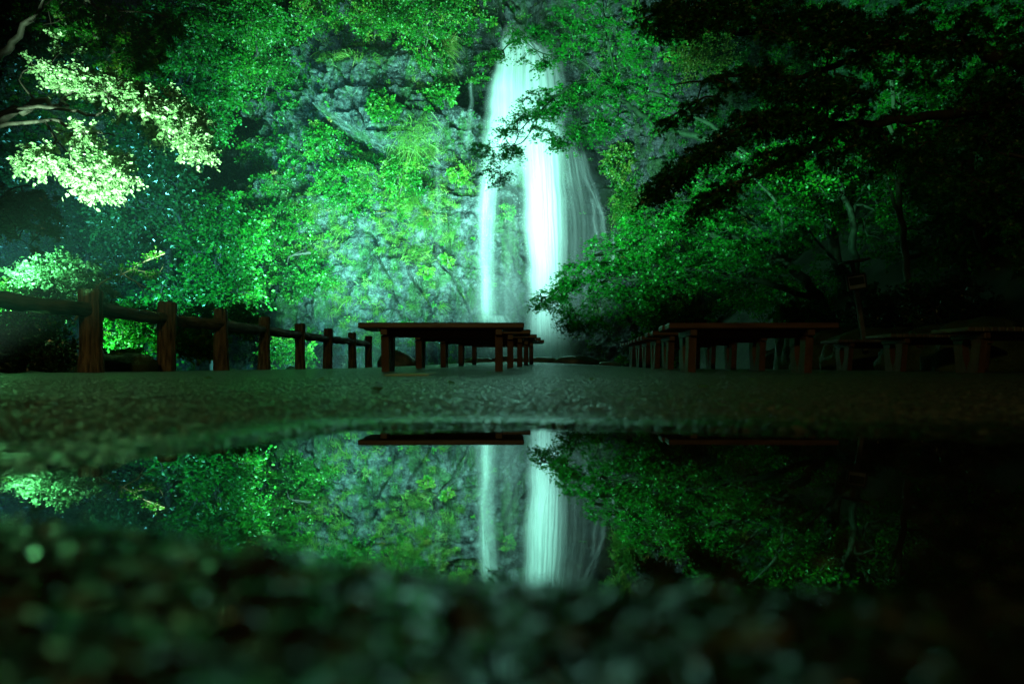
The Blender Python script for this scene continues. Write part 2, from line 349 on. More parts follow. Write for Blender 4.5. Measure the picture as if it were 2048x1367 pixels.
M['fall_thin'] = fallmat('thin_water', .8, 5, .6, 4.0)

# ------------------------------------------------------------------ ground: one sheet, fine where the camera is near
def terrace_h(X, Y):
    """height of the terrace above the puddle's water"""
    yc = np.array([-30, 0.15, 1.0, 3.0, 6.6, 8.1, 10, 12, 16, 24, 60]); zc = np.array([.04, .002, .006, .045, .120, .175, .21, .27, .405, .42, .42])
    ys = np.array([-30, 0.15, 1.0, 3.0, 7.0, 10, 19, 60]); zs = np.array([.04, .002, .006, .05, .105, .15, .285, .30])
    c = np.exp(-(np.asarray(X)/2.6)**2)
    return np.interp(Y, yc, zc)*c+np.interp(Y, ys, zs)*(1-c)
def edge_near(u): return np.interp(u, [-.8, -.38, 0, .15, .8], [.285, .262, .230, .220, .215])
def edge_far(u): return np.interp(u, [-.8, -.62, -.45, -.24, 0, .35, .8], [.50, .56, .68, .93, .965, .88, .78])
def hill_h(X, Y):
    """banks round the terrace: the gorge on the left and behind, a hillside on the right"""
    X = np.asarray(X, float); Y = np.asarray(Y, float)
    left = -sm(-X, 4.75, 7.0)*2.4+sm(-X, 13, 30)*9
    edge = 17.3+.5*np.sin(X*1.3)
    back = -sm(Y, edge, edge+2.0)*2.0*(1-sm(X, 6, 9))
    right = np.clip(X-(7.2-.03*Y), 0, 40)*.85
    h = np.minimum(left, back)+right*(1-sm(-X, 0, 1))
    return h
def bank_mask(X, Y):
    h = hill_h(X, Y); return sm(np.abs(h), .02, .12)
def ground_z(X, Y):
    h = hill_h(X, Y); b = bank_mask(X, Y)
    return terrace_h(X, Y)+h+b*(.22*fbm(X*.7, Y*.7, 0, 4, 31)+.05*fbm(X*3, Y*3, 0, 3, 37))
def axis(fine0, fine1, step, lo, hi, grow, mid):
    a = list(np.arange(fine0, fine1, step)); s = step
    while a[-1] < hi: s = min(s*(grow if a[-1] < mid else 1.06), .45); a.append(a[-1]+s)
    b = [fine0]; s = step
    while b[-1] > lo: s = min(s*(grow if (b[-1] > -mid and fine0 < 0) else 1.06), .45); b.append(b[-1]-s)
    return np.array(b[:0:-1]+a)
xs = axis(-.78, .78, .0034, -45, 45, 1.012, 2.3); ys = axis(.13, 1.15, .0030, -12, 62, 1.006, 3.6)
X, Y = np.meshgrid(xs, ys); Z = ground_z(X, Y)
u = X/np.maximum(Y, .05); en = edge_near(u); ef = edge_far(u)
ins = (Y-en)*(ef-Y)
wob = .010*fbm(X*7, Y*7, 0, 3, 5)
basin = np.where(ins > 0, -np.clip(ins*.45, 0, .014), np.where(Y < en, np.clip((en-Y)*.012, 0, .002), np.clip(-ins*.05, 0, .004)))*(Y > .05)+np.where((Y < .31) & (Y < en+.02), -.0009, .0016)
loc = (np.abs(X) < 3.2) & (Y > -.5) & (Y < 4.6)
fade = np.clip(1-np.hypot(np.maximum(np.abs(X)-1.9, 0), np.maximum(np.maximum(Y-3.4, .1-Y), 0))/1.0, 0, 1)
d1, d2, idv = cells(X*150+.5*vn(X*40, Y*40), Y*150, 3)
grain = (np.clip(.62-d1, 0, .62)/.62)*(.35+.65*idv)*.0034-.0018
e1, e2, eid = cells(X*52+.4*vn(X*20, Y*20), Y*52, 33)
grain += np.where(eid > .74, np.clip(.55-e1, 0, .55)/.55*.0046, 0)*(Y < .45)
grain += .0012*fbm(X*30, Y*30, 0, 3, 9)+.0010*fbm(X*9, Y*9, 0, 2, 19)*sm(Y, .9, 1.5)
damp = np.where(Y > .05, np.exp(-(np.maximum(-ins, 0)/.07)**1.5), 0)*(Y < 1.3); damp = np.where((Y < .32) & (Y > -.3), np.maximum(damp, .95), damp)
Z = Z+np.where(loc, (basin+wob*.12*(Y < 1.2)+grain*(1-.45*damp*(Y > .3))*(1-.35*sm(Y, .5, 1.0)))*fade, 0)
# the joint between two pours of paving, seen as a dark diagonal line
jx0, jy0, jx1, jy1 = -1.00, 0.95, 0.05, 5.1
tt = np.clip(((X-jx0)*(jx1-jx0)+(Y-jy0)*(jy1-jy0))/((jx1-jx0)**2+(jy1-jy0)**2), 0, 1)
Z = Z-.016*np.exp(-(np.hypot(X-jx0-tt*(jx1-jx0), Y-jy0-tt*(jy1-jy0))/.022)**2)
n, m_ = X.shape
i = np.arange(n-1)[:, None]*m_; j = np.arange(m_-1)[None]
F = np.stack([i+j, i+j+1, i+m_+j+1, i+m_+j], -1).reshape(-1, 4)
tag(mk('ground', np.stack([X, Y, Z], -1).reshape(-1, 3), F, M['asphalt'], extra={'bank': bank_mask(X, Y).ravel(), 'damp': damp.ravel(), 'far': sm(Y, 2.6, 5.0).ravel()}), kind='structure')
g = Geo(); g.add([[-1.3, .13, 0], [1.3, .13, 0], [1.5, 1.15, 0], [-1.5, 1.15, 0]], [[0, 1, 2, 3]])
tag(g.build('puddle', M['puddle'], smooth=False), kind='structure')
# a thin pale patch on the paving in front of the first bench
sx = P(828, 0, 4.6)[0]; gx, gy = np.meshgrid(np.linspace(sx-.15, sx+.13, 12), np.linspace(4.35, 4.85, 12)); gz = ground_z(gx, gy)+.009
Vt = np.stack([gx, gy, gz], -1).reshape(-1, 3); Vb = Vt-[0, 0, .05]; g = Geo()
i = np.arange(11)[:, None]*12; j = np.arange(11)[None]; g.add(Vt, np.stack([i+j, i+j+1, i+13+j, i+12+j], -1).reshape(-1, 4))
g.add(np.vstack([Vt[:12], Vb[:12]]), [[q, q+1, q+13, q+12] for q in range(11)])
M['slab'] = noisy('pale_patch', (.22, .23, .17), (.38, .40, .28), 12, (.3, .6), .3, 60, dist=.003)
tag(g.build('pale_patch', M['slab'], smooth=False), 'thin pale patch lying flat before the nearest left bench', 'paving slab')
g = Geo(); g.add([[-20, 12, -1.75], [9, 12, -1.75], [9, 46, -1.75], [-20, 46, -1.75]], [[0, 1, 2, 3]])
tag(g.build('pool_water', M['pool'], smooth=False), kind='structure')

# ------------------------------------------------------------------ the cliff
PATH = np.array([(-46, 40), (-32, 49), (-23, 48), (-17.5, 42.5), (-13.0, 39.2), (-9.5, 38), (-5.5, 37.4), (-2.4, 38.0), (-.6, 39.0), (1.6, 39.4), (3.6, 38.8), (5.2, 36.8), (6.6, 34.6), (9, 31), (12, 26.5), (16, 22), (22, 17), (32, 10)], float)
CP = curve(PATH, 1500); seg = np.hypot(*np.diff(CP, axis=0).T); S = np.concatenate([[0], np.cumsum(seg)])
def path(s):
    x = np.interp(s, S, CP[:, 0]); y = np.interp(s, S, CP[:, 1]); e = .5
    dx = np.interp(s+e, S, CP[:, 0])-np.interp(s-e, S, CP[:, 0]); dy = np.interp(s+e, S, CP[:, 1])-np.interp(s-e, S, CP[:, 1])
    l = np.hypot(dx, dy); return x, y, dy/l, -dx/l         # normal towards the camera side
def S_of(x): return float(S[np.argmin(np.abs(CP[:, 0]-x))])
s0 = S_of(-40); s1 = S_of(30)
def cliff(s, z):
    x, y, nx, ny = path(s)
    q = s-S_of(0)
    zz = z+.6*vn(q*.15, z*.1, 0, 50)+q*.10                                   # tilted beds
    lay = 1.35; k = np.floor(zz/lay+.35*vn(q*.2, 3, 0, 51)); fr = zz/lay+.35*vn(q*.2, 3, 0, 51)-k
    ledge = (_h(k.astype(np.int64), (np.floor(q/3.1+.7*_h(k.astype(np.int64), k.astype(np.int64)*0, k.astype(np.int64)*0, 9))).astype(np.int64), k.astype(np.int64)*0, 5)-.5)
    up_ = .25+.75*sm(z, 7.5, 10.5)
    d = (.55*ledge+.28*fr)*up_                                                    # each bed overhangs at its top
    d1, d2, idv = cells(q*.55+.3*vn(q, z, 0, 61), z*.75+.3*vn(q, z, 2, 62), 8)
    d = d+.5*(idv-.5)*sm(d2-d1, 0, .12)*up_
    d1, d2, idv = cells(q*1.0+.5*vn(q, z*.5, 0, 71), z*.42+.3*vn(q, z*.6, 2, 72), 48)
    d = d+.55*(idv-.5)*sm(d2-d1, 0, .15)*(1-up_)
    d1, d2, idv = cells(q*1.7+.3*vn(q*2, z*2, 0, 63), z*2.3, 18)
    d = d+.16*(idv-.5)*sm(d2-d1, 0, .15)
    d = d+1.2*fbm(q*.12, z*.12, 0, 3, 52)+.34*fbm(q*.9, z*.8, 0, 4, 53)+.10*fbm(q*3.4, z*2.8, 0, 3, 54)
    d1, d2, idv = cells(q*3.6+.4*vn(q*3, z*3, 0, 65), z*3.2+.4*vn(q*3, z*3, 2, 66), 28)
    d = d+.09*(idv-.5)*sm(d2-d1, 0, .2)
    rdg = 1-np.abs(fbm(q*.55+.3*z, z*.22, 0, 3, 57)); d = d-.5*np.clip(rdg-.86, 0, .14)/.14
    # the upper block that juts out over a diagonal cleft, left of the falls
    line = 12.4+np.interp(x, [-14, -11.6, -7.2, -4, -3], [5, 3.0, .3, .9, 2.5])
    blk = sm(z-line, -.15, .35)*sm(x, -13.5, -11)*(1-sm(x, -3.9, -3.0))*(1-sm(z, 17.2, 19.5))
    d = d+1.5*blk-.9*np.exp(-((z-line+.45)/.4)**2)*sm(x, -12.6, -11)*(1-sm(x, -7.5, -6.3))
    # the notch the water comes through and the dark cave beside it
    d = d-3.2*np.exp(-((x+2.0)/1.2)**2)*sm(z, 15.0, 17.0)-2.6*np.exp(-((x-.6)/1.2)**2)*sm(z, 17.6, 19.4)
    d = d-1.5*np.exp(-((x-4.7)/.9)**2)*sm(z, 4, 8)*(1-sm(z, 13, 15))
    d = d+1.6*np.exp(-((x-6.6)/1.3)**2)*(1-sm(z, 3, 9))
    d = d+1.2*np.exp(-((x-2.6)/2.4)**2)*(1-sm(z, .5, 3.0))
    back = np.interp(x, [-30, -10, 0, 5, 8, 14, 25], [.25, .07, .06, .12, .30, .55, .6])*np.maximum(z, -2)
    top = 24+3*vn(q*.15, 0, 0, 70)
    back = back+np.maximum(z-top, 0)*.8
    d = d-back
    return np.stack([x+nx*d, y+ny*d, z+0*x], -1), d
sv = np.arange(s0, s1, .085); zv = np.arange(-3.5, 33, .085)
sv = np.concatenate([np.arange(s0, S_of(-17), .2), np.arange(S_of(-17), S_of(12), .075), np.arange(S_of(12), s1, .2)])
zv = np.concatenate([np.arange(-3.5, 21.5, .075), np.arange(21.5, 34, .3)])
SS, ZZ = np.meshgrid(sv, zv); CV, _ = cliff(SS, ZZ)
wet = sm(CV[..., 0], 2.9, 3.6)*(1-sm(CV[..., 0], 5.4, 6.2))*sm(ZZ, 6, 8)*(1-sm(ZZ, 13, 15))+.75*np.exp(-((CV[..., 0]+1.9)/1.5)**2)*sm(ZZ, 14.5, 16.5)  # wet rock plus painted shade right of the falls; notch darkened too
wet = wet+.08*np.exp(-((CV[..., 0]-1)/3.5)**2)
n, m_ = SS.shape; i = np.arange(n-1)[:, None]*m_; j = np.arange(m_-1)[None]
F = np.stack([i+j, i+j+1, i+m_+j+1, i+m_+j], -1).reshape(-1, 4)
tag(mk('cliff', CV.reshape(-1, 3), F, M['rock'], smooth=False, extra={'wet': np.clip(wet, 0, 1).ravel()}), kind='structure')
# normals of the cliff for planting
dS = np.gradient(CV, axis=1); dZ = np.gradient(CV, axis=0); CN = np.cross(dS, dZ); CN /= np.linalg.norm(CN, axis=2)[..., None]+1e-9

# ------------------------------------------------------------------ leaves
def star():
    V = [(0, .05, 0)]; tips = [(-100, .62), (-52, .85), (0, 1.05), (52, .85), (100, .62)]
    per = [(0, -.08)]
    for k, (a, r) in enumerate(tips):
        per.append((math.sin(math.radians(a))*r*.9, math.cos(math.radians(a))*r))
        if k < 4:
            b = (a+tips[k+1][0])/2; per.append((math.sin(math.radians(b))*.30, math.cos(math.radians(b))*.34))
    V += [(x, y, -.18*math.hypot(x, y)**2) for x, y in per]
    n = len(per); F = [[0, 1+q, 1+(q+1) % n] for q in range(n)]
    return np.array(V, float), np.array(F)
LEAF = {'kite': (np.array([(0, 0, 0), (-.36, .5, .10), (0, 1, -.05), (.36, .5, .10)], float)*[1, 1, 1], np.array([[0, 2, 1], [0, 3, 2]])),
        'slim': (np.array([(0, 0, 0), (-.2, .45, .06), (0, 1, -.12), (.2, .45, .06)], float), np.array([[0, 2, 1], [0, 3, 2]])),
        'oval': (np.array([(0, 0, 0), (-.34, .3, .06), (-.32, .7, .05), (0, 1, -.08), (.32, .7, .05), (.34, .3, .06)], float), np.array([[0, 3, 2], [0, 2, 1], [0, 4, 3], [0, 5, 4]])),
        'maple': star()}
def leaves(g, pos, axisv, normal, size, tone, kind='kite'):
    """pos (n,3); axis = direction the leaf points; normal = rough facing"""
    LV, LF = LEAF[kind]; n = len(pos)
    a = axisv/(np.linalg.norm(axisv, axis=1)[:, None]+1e-9)
    nn = normal-a*np.sum(a*normal, 1)[:, None]; nn /= np.linalg.norm(nn, axis=1)[:, None]+1e-9
    b = np.cross(a, nn); size = np.broadcast_to(size, (n,))
    V = pos[:, None]+size[:, None, None]*(LV[None, :, 0:1]*b[:, None]+LV[None, :, 1:2]*a[:, None]+LV[None, :, 2:3]*nn[:, None])
    F = LF[None]+np.arange(n)[:, None, None]*len(LV)
    g.add(V.reshape(-1, 3), F.reshape(-1, 3), np.repeat(tone, len(LV)))
def rnd(n, k=3): return rng.normal(size=(n, k))

# ------------------------------------------------------------------ trees built from limbs and blobs of foliage, all in world space
def tree(name, label, cat, limbs, blobs, nspray, per, sprayr, lsize, leafk='kite', mat='leaf', bark='bark', flat=.35, droop=.25,
         up=.6, gap=.0, gscale=.5, group=None, twigr=.006, sub=5, tonejit=.16, tonebase=.45, base=None, side=0.0, link=4.0):
    """limbs: list of (points[(px,py,Y)...], r0, r1);  blobs: (px, py, rx_px, ry_px, Y, dY, weight[, angle])"""
    nodes = []; par = []; rad = []; wood = Geo()
    for pts, r0, r1 in limbs:
        c = curve([P(*p) for p in pts], max(8, 5*len(pts))); k = len(c)
        c[1:-1] += rnd(k-2)*r0*.25
        rr = np.linspace(r0, r1, k); tube(wood, c, rr, 8, True, .12, len(nodes))
        nodes += list(c); par += [-1]*k; rad += list(rr)
    nl = len(nodes)
    wts = np.array([b[6] for b in blobs], float); wts /= wts.sum()
    C = []
    cnt = rng.multinomial(nspray, wts)
    for b, k in zip(blobs, cnt):
        ang = math.radians(b[7]) if len(b) > 7 else 0
        tries = 0
        got = 0
        while got < k and tries < 40:
            tries += 1
            q = rng.uniform(-1, 1, (k*2+4, 3)); q = q[(q**2).sum(1) < 1]
            q = q*(1-.12*rng.random((len(q), 1)))
            ex, ey = q[:, 0]*b[2], q[:, 1]*b[3]
            px = b[0]+ex*math.cos(ang)-ey*math.sin(ang); py = b[1]+ex*math.sin(ang)+ey*math.cos(ang); YY = b[4]+q[:, 2]*b[5]
            w_ = np.stack([(px-1024)/FPX*YY, YY, CAMZ+(HOR-py)/FPX*YY], -1)
            if gap > 0: w_ = w_[vn(w_[:, 0]/gscale, w_[:, 1]/gscale, w_[:, 2]/gscale*1.6, 91) > gap*2-1]
            w_ = w_[:k-got]; C += list(w_); got += len(w_)
    C = np.array(C); C = C[C[:, 2] > .05-3]
    # connect each spray to the nearest wood already there
    lim = np.array(nodes); d0 = np.min(np.linalg.norm(C[:, None]-lim[None], axis=2), axis=1); C = C[np.argsort(d0)]
    allp = np.zeros((nl+len(C), 3)); allp[:nl] = lim; parent = np.full(nl+len(C), -1)
    for k, c in enumerate(C):
        d = np.linalg.norm(allp[:nl+k]-c, axis=1); parent[nl+k] = int(np.argmin(d)); allp[nl+k] = c
    count = np.ones(nl+len(C))
    for k in range(nl+len(C)-1, nl-1, -1): count[parent[k]] += count[k]
    for k in range(nl, nl+len(C)):
        p = parent[k]; a = allp[p]; b = allp[k]; L = np.linalg.norm(b-a)
        if L > link: continue
        mid = (a+b)/2+rng.normal(size=3)*L*.10+np.array([0, 0, .06*L])
        r1 = twigr*math.sqrt(count[k])
        r0 = min(max(r1*1.15, twigr), rad[p] if p < nl else twigr*math.sqrt(count[p]))
        tube(wood, np.array([a, mid, b]), [r0, (r0+r1)/2, r1], 4, False)
    # leaf sprays: side twigs fan out away from the wood, sagging at the tips
    n = len(C); dirs = C-allp[parent[nl:]]; dirs /= np.linalg.norm(dirs, axis=1)[:, None]+1e-6
    sd = dirs[:, None]*.9+rng.normal(size=(n, sub, 3))*np.array([1, 1, flat])*.75; sd[..., 2] *= flat+.35
    sd[..., 0] += side
    sd /= np.linalg.norm(sd, axis=2)[..., None]
    L = sprayr*rng.uniform(.5, 1.15, (n, sub)); K = max(1, per//sub)
    t = (np.arange(K)[None, None]+rng.random((n, sub, K)))/K
    pos = C[:, None, None]+sd[:, :, None]*(L[..., None]*t)[..., None]
    pos[..., 2] -= droop*L[..., None]*t**2
    pos += rng.normal(size=pos.shape)*sprayr*.07
    sidev = rng.normal(size=pos.shape)*np.array([1, 1, .5])*.8
    ax = (sd[:, :, None]*.8+sidev); ax[..., 2] -= .25
    nr = np.zeros_like(pos); nr[..., 2] = up; nr += rng.normal(size=pos.shape)*(1.1-up)*.8
    tn = tonebase+tonejit*rng.normal(size=(n, 1, 1))+.12*rng.normal(size=pos.shape[:3])
    ok = np.ones(pos[..., 0].shape, bool)
    lv = Geo(); sz = lsize*rng.uniform(.45, 1.4, pos.shape[:3])*rng.uniform(.75, 1.25, (n, 1, 1))
    f = lambda a: a.reshape(-1, a.shape[-1]) if a.ndim == 4 else a.ravel()
    leaves(lv, f(pos), f(ax), f(nr), f(sz), np.clip(f(tn), 0, .93), leafk)
    # fine twigs of the sprays
    for a_, b_ in zip(C, C+sd[:, 0]*L[:, :1]*.9): pass
    st = np.repeat(C[:, None], sub, 1).reshape(-1, 3); en_ = (C[:, None]+sd*L[..., None]*.9); en_[..., 2] -= droop*L*.8; en_ = en_.reshape(-1, 3)
    dv = en_-st; pr = np.cross(dv, [0, 0, 1.0]); pr /= np.linalg.norm(pr, axis=1)[:, None]+1e-9; pz = np.cross(dv, pr); pz /= np.linalg.norm(pz, axis=1)[:, None]+1e-9
    rt = twigr*.6; TV = np.stack([st+pr*rt, st-pr*rt*.5+pz*rt, st-pr*rt*.5-pz*rt, en_], 1).reshape(-1, 3)
    TF = (np.array([[0, 1, 3], [1, 2, 3], [2, 0, 3]])[None]+np.arange(len(st))[:, None, None]*4).reshape(-1, 3); wood.add(TV, TF)
    root = empty(name, base if base is not None else tuple(P(*limbs[0][0][0])))
    tag(root, label, cat, group)
    wood.build('trunk' if limbs[0][1] > .05 else 'branch', M[bark], root)
    lv.build('crown', M[mat], root, smooth=False)
    return root

# ------------------------------------------------------------------ undergrowth on the cliff (nobody could count it)
cvx = CV[..., 0]; cvy = CV[..., 1]; cvz = CV[..., 2]
cpx = 1024+FPX*cvx/cvy; cpy = HOR-FPX*(cvz-CAMZ)/cvy      # where each bit of the cliff lies, to plant it like the real one
def ell(cx, cy, rx, ry, ang=0):
    a = math.radians(ang); dx = cpx-cx; dy = cpy-cy
    u_ = (dx*math.cos(a)+dy*math.sin(a))/rx; v_ = (-dx*math.sin(a)+dy*math.cos(a))/ry
    return np.exp(-(u_**2+v_**2)**1.5)
dens = .62+.0*cpx
for e in [(760, 190, 125, 90, 0), (590, 270, 80, 50, 10), (455, 400, 36, 120, 0), (700, 250, 95, 40, 30), (690, 110, 70, 30, 0)]: dens -= .85*ell(*e)
for e in [(920, 460, 70, 300, 0), (870, 590, 150, 150, 0), (715, 540, 75, 110, -10), (560, 700, 300, 26, 0), (660, 690, 150, 50, 0)]: dens -= .72*ell(*e)
for e in [(1080, 400, 110, 420, 0), (1170, 420, 55, 170, 0), (1240, 640, 60, 90, 0)]: dens -= .85*ell(*e)
for e in [(830, 40, 170, 60, 0), (740, 20, 160, 30, 0), (870, 150, 45, 120, 0), (620, 400, 90, 190, -25), (790, 380, 80, 130, 0), (560, 560, 90, 90, 0), (470, 160, 90, 90, 0), (700, 330, 150, 45, 35), (1270, 400, 70, 110, 0)]: dens += .55*ell(*e)
dens += .30*sm(cpx, 1290, 1400)-.30*ell(1340, 610, 90, 60)
for e in [(455, 400, 34, 90, 0), (500, 300, 40, 40, 0), (720, 500, 55, 60, -15), (640, 250, 50, 30, 20), (930, 240, 45, 90, 0)]: dens -= .35*ell(*e)
dens = dens*(cvz > -.5)
cl = fbm(cvx*.55, cvz*.55, cvy*.2, 3, 77)
dens = np.clip(dens+.75*cl+.35*fbm(cvx*1.7, cvz*1.7, 0, 2, 78), 0, 1.2)**2.0
upf = CN[..., 2]
dens = dens*(1-.4*sm(-upf, .05, .5))
vis = (cpx > -150) & (cpx < 2200) & (cpy > -90) & (cpy < 770)
def plant(name, n_cl, per, size, spread, kindf, mat, lab, wfun, tb, outw=.22, lean=(0, -.5, .5)):
    pw = (wfun*vis).ravel()
    area = (np.linalg.norm(np.cross(dS, dZ), axis=2)).ravel(); pw = pw*np.clip(area, 0, np.median(area)*8); pw = pw/pw.sum()
    idx = rng.choice(len(pw), n_cl, p=pw)
    c = CV.reshape(-1, 3)[idx]; nrm = CN.reshape(-1, 3)[idx].copy()
    s = np.sign(nrm[:, 1:2]); nrm = np.where(s > 0, -nrm, nrm)
    R = spread*rng.uniform(.5, 1.5, n_cl)
    p = rnd(n_cl*per).reshape(n_cl, per, 3); p /= np.linalg.norm(p, axis=2)[..., None]; p *= rng.random((n_cl, per, 1))**.4
    sgn = np.sum(p*nrm[:, None], 2); p = p-np.minimum(sgn, 0)[..., None]*nrm[:, None]*1.8
    out = p.copy(); p = p*R[:, None, None]*np.array([1, 1, .85])
    pos = c[:, None]+nrm[:, None]*outw*.3+p+np.array([0, 0, 0])
    ax = out*.8+rnd(n_cl*per).reshape(n_cl, per, 3)*.5+np.array(lean)*.5
    nr = rnd(n_cl*per).reshape(n_cl, per, 3)*.55+np.array([-.2, -.7, .3])
    tn = tb+.15*rnd(n_cl, 1)[:, None]+.12*rnd(n_cl*per, 1).reshape(n_cl, per, 1)+.22*fbm(c[:, 0]*.35, c[:, 2]*.35, 0, 3, 90)[:, None, None]
    rust = rng.random((n_cl, 1, 1)) > .975; tn = np.where(rust, .985+0*tn, np.clip(tn, 0, .92))
    g = Geo(); f = lambda a: a.reshape(-1, 3)
    leaves(g, f(pos), f(ax), f(nr), size*(np.repeat(rng.uniform(.55, 1.0, n_cl)**2*1.9, per)*rng.uniform(.65, 1.35, n_cl*per)), tn.ravel(), kindf)
    o = g.build(name, M[mat], smooth=False); tag(o, lab, 'undergrowth', kind='stuff'); return o
plant('cliff_undergrowth', 4300, 40, .112, .29, 'kite', 'leaf', 'green leafy undergrowth covering the floodlit cliff', dens, .42)
plant('cliff_ground_cover', 7000, 22, .065, .16, 'kite', 'leaf', 'small low plants and moss tufts rooted on the bare rock', (.12+.5*dens)*(1-.9*ell(1080, 400, 100, 420))*(.4+np.clip(cl+.3, 0, 1)), .60)
# hanging grass: tufts of long blades
def grass(name, spots, n, length, lab, mat='grass', kind='stuff', width=.011, up=.7, cat='grass', tb=.5, group=None):
    g = Geo(); B = []
    for (c, nrm, R) in spots:
        k = n; base = c+rnd(k)*R*np.array([1, .5, .7])
        d = nrm*.8+np.array([0, 0, up])+rnd(k)*.45; d /= np.linalg.norm(d, axis=1)[:, None]
        L = length*rng.uniform(.5, 1.2, k)
        pts = []
        for q, t in enumerate((0, .35, .7, 1.0)):
            pts.append(base+d*(L*t)[:, None]+np.array([0, 0, -1])*(L*.75*t*t)[:, None])
        pr = np.cross(d, rnd(k)); pr /= np.linalg.norm(pr, axis=1)[:, None]
        V = []
        for q, p in enumerate(pts):
            wd = width*(1, .95, .6, .05)[q]; V += [p-pr*wd, p+pr*wd]
        V = np.stack(V, 1).reshape(-1, 3)
        F = (np.array([[0, 1, 3, 2], [2, 3, 5, 4], [4, 5, 7, 6]])[None]+np.arange(k)[:, None, None]*8).reshape(-1, 4)
        g.add(V, F, np.repeat(np.clip(tb+.2*rnd(k, 1)[:, 0]+.1*rng.normal(), 0, 1), 8))
    o = g.build(name, M[mat], smooth=True); tag(o, lab, cat, group, kind=kind); return o
def cliff_at(px, py):
    k = np.argmin((cpx-px)**2+(cpy-py)**2+4*np.maximum(cvy-40, 0)); nn = CN.reshape(-1, 3)[k]; nn = -nn if nn[1] > 0 else nn
    return CV.reshape(-1, 3)[k], nn
gs = []
for (x0, y0, x1, y1, k) in [(700, 290, 880, 420, 60), (760, 400, 860, 520, 40), (820, 60, 910, 180, 22), (640, 90, 760, 130, 16), (560, 380, 700, 560, 36), (880, 320, 950, 520, 24), (1230, 380, 1300, 480, 22), (660, 560, 900, 690, 30), (1300, 580, 1500, 640, 20)]:
    for _ in range(k):
        c, nn = cliff_at(rng.uniform(x0, x1), rng.uniform(y0, y1)); gs.append((c, nn, rng.uniform(.08, .25)))
grass('cliff_grass', gs, 55, .7, 'long thin grass hanging from ledges of the cliff')
c, nn = cliff_at(832, 262)
grass('grass_tuft', [(c+np.array([x, -.35, z]), nn*.5, .45) for x, z in [(-.6, 0), (-.1, .15), (.4, .1), (.2, -.5), (-.4, -.6), (.0, -1.0)]], 100, 1.0, 'big pale fountain of grass arching from the cliff ledge below the overhang', kind=None, cat='grass tuft', up=.55, tb=.38, width=.009)
c, nn = cliff_at(885, 95)
grass('grass_tuft', [(c+np.array([x, -.35, z]), nn, .22) for x, z in [(-.3, 0), (.15, .1), (0, -.4)]], 170, 1.2, 'pale grass tuft high on the cliff beside the dark notch', kind=None, cat='grass tuft', up=1.1, tb=.7, width=.012)

# single shrubs one can pick out on the cliff
def shrub(px, py, r, label, mat='leaf', n=60, per=90, ls=.12, kindf='kite', tb=.5, fl=.8, sub=6, name='shrub', group=None, off=.35, up=.3):
    c, nn = cliff_at(px, py); Yc = c[1]-off
    tree(name, label, 'shrub', [([(px, py+r*1.0, c[1]-.05), (px+r*.1, py+r*.3, Yc-.3), (px, py-r*.3, Yc-.5)], .045, .015)],
         [(px, py-r*.1, r, r*.8, Yc-.3, r/FPX*Yc*.55, 1)], n, per, r/FPX*Yc*.42, ls, kindf, mat, 'bark', fl, .25, up, .25, .6, group, .007, sub, tonebase=tb)
shrub(530, 110, 85, 'tall bright green shrub on the cliff shoulder, top left of the overhang', n=110, tb=.42)
shrub(560, 40, 60, 'dark green shrub at the upper edge above the tall bright one', n=60, tb=.3)
shrub(745, 45, 55, 'bright green round shrub growing over the top of the rock overhang', n=70, tb=.55)
shrub(850, 35, 70, 'dense leafy shrub at the cliff top just left of the notch', n=90, tb=.40)
shrub(640, 20, 60, 'brownish green bush at the cliff top, left of centre', n=60, tb=.62)
shrub(885, 190, 32, 'small bush on the edge beside the narrow side trickle', n=40, tb=.5)
shrub(770, 215, 34, 'bright green bush hanging on the rock right under the overhang', n=45, tb=.5)
shrub(640, 285, 42, 'leafy bush below the diagonal cleft of the cliff', n=50, tb=.45)
shrub(690, 370, 55, 'wide bush halfway up the cliff left of the grassy ledge', n=75, tb=.42)
shrub(800, 350, 40, 'yellow green bush below the grass fountain', n=50, tb=.66)
shrub(915, 350, 22, 'small yellow green fern clump on the wet rock near the left stream', n=26, tb=.78, per=60)
shrub(560, 470, 70, 'large leafy bush low on the left half of the cliff', n=90, tb=.40)
shrub(620, 560, 55, 'dark leafy bush with a gap under it, low on the cliff', n=70, tb=.25)
shrub(540, 590, 60, 'bright bush at the foot of the cliff above the middle of the fence', n=80, tb=.45)
shrub(855, 545, 16, 'tiny yellow plant on the lower wet rock face', n=16, tb=.92, per=50, ls=.10)
shrub(895, 520, 15, 'tiny bright green plant on the wet rock right of the yellow one', n=16, tb=.8, per=50, ls=.10)
shrub(1010, 425, 20, 'little green fern clump between the two streams of the fall', n=22, tb=.6, per=50, off=.1)
shrub(1275, 420, 55, 'bright bush on the cliff just right of the falls', n=80, tb=.58)
shrub(1250, 330, 45, 'pale leafy bush on the cliff right of the falls, behind the maple branch', n=60, tb=.72)
shrub(1400, 110, 70, 'pale leafy bush high on the cliff behind the dark canopy', n=80, tb=.85)
shrub(1330, 640, 45, 'low bright bush at the rock foot right of the falls', n=50, tb=.5)
shrub(1470, 640, 50, 'dim low bush at the rock foot behind the right benches', n=60, tb=.3)

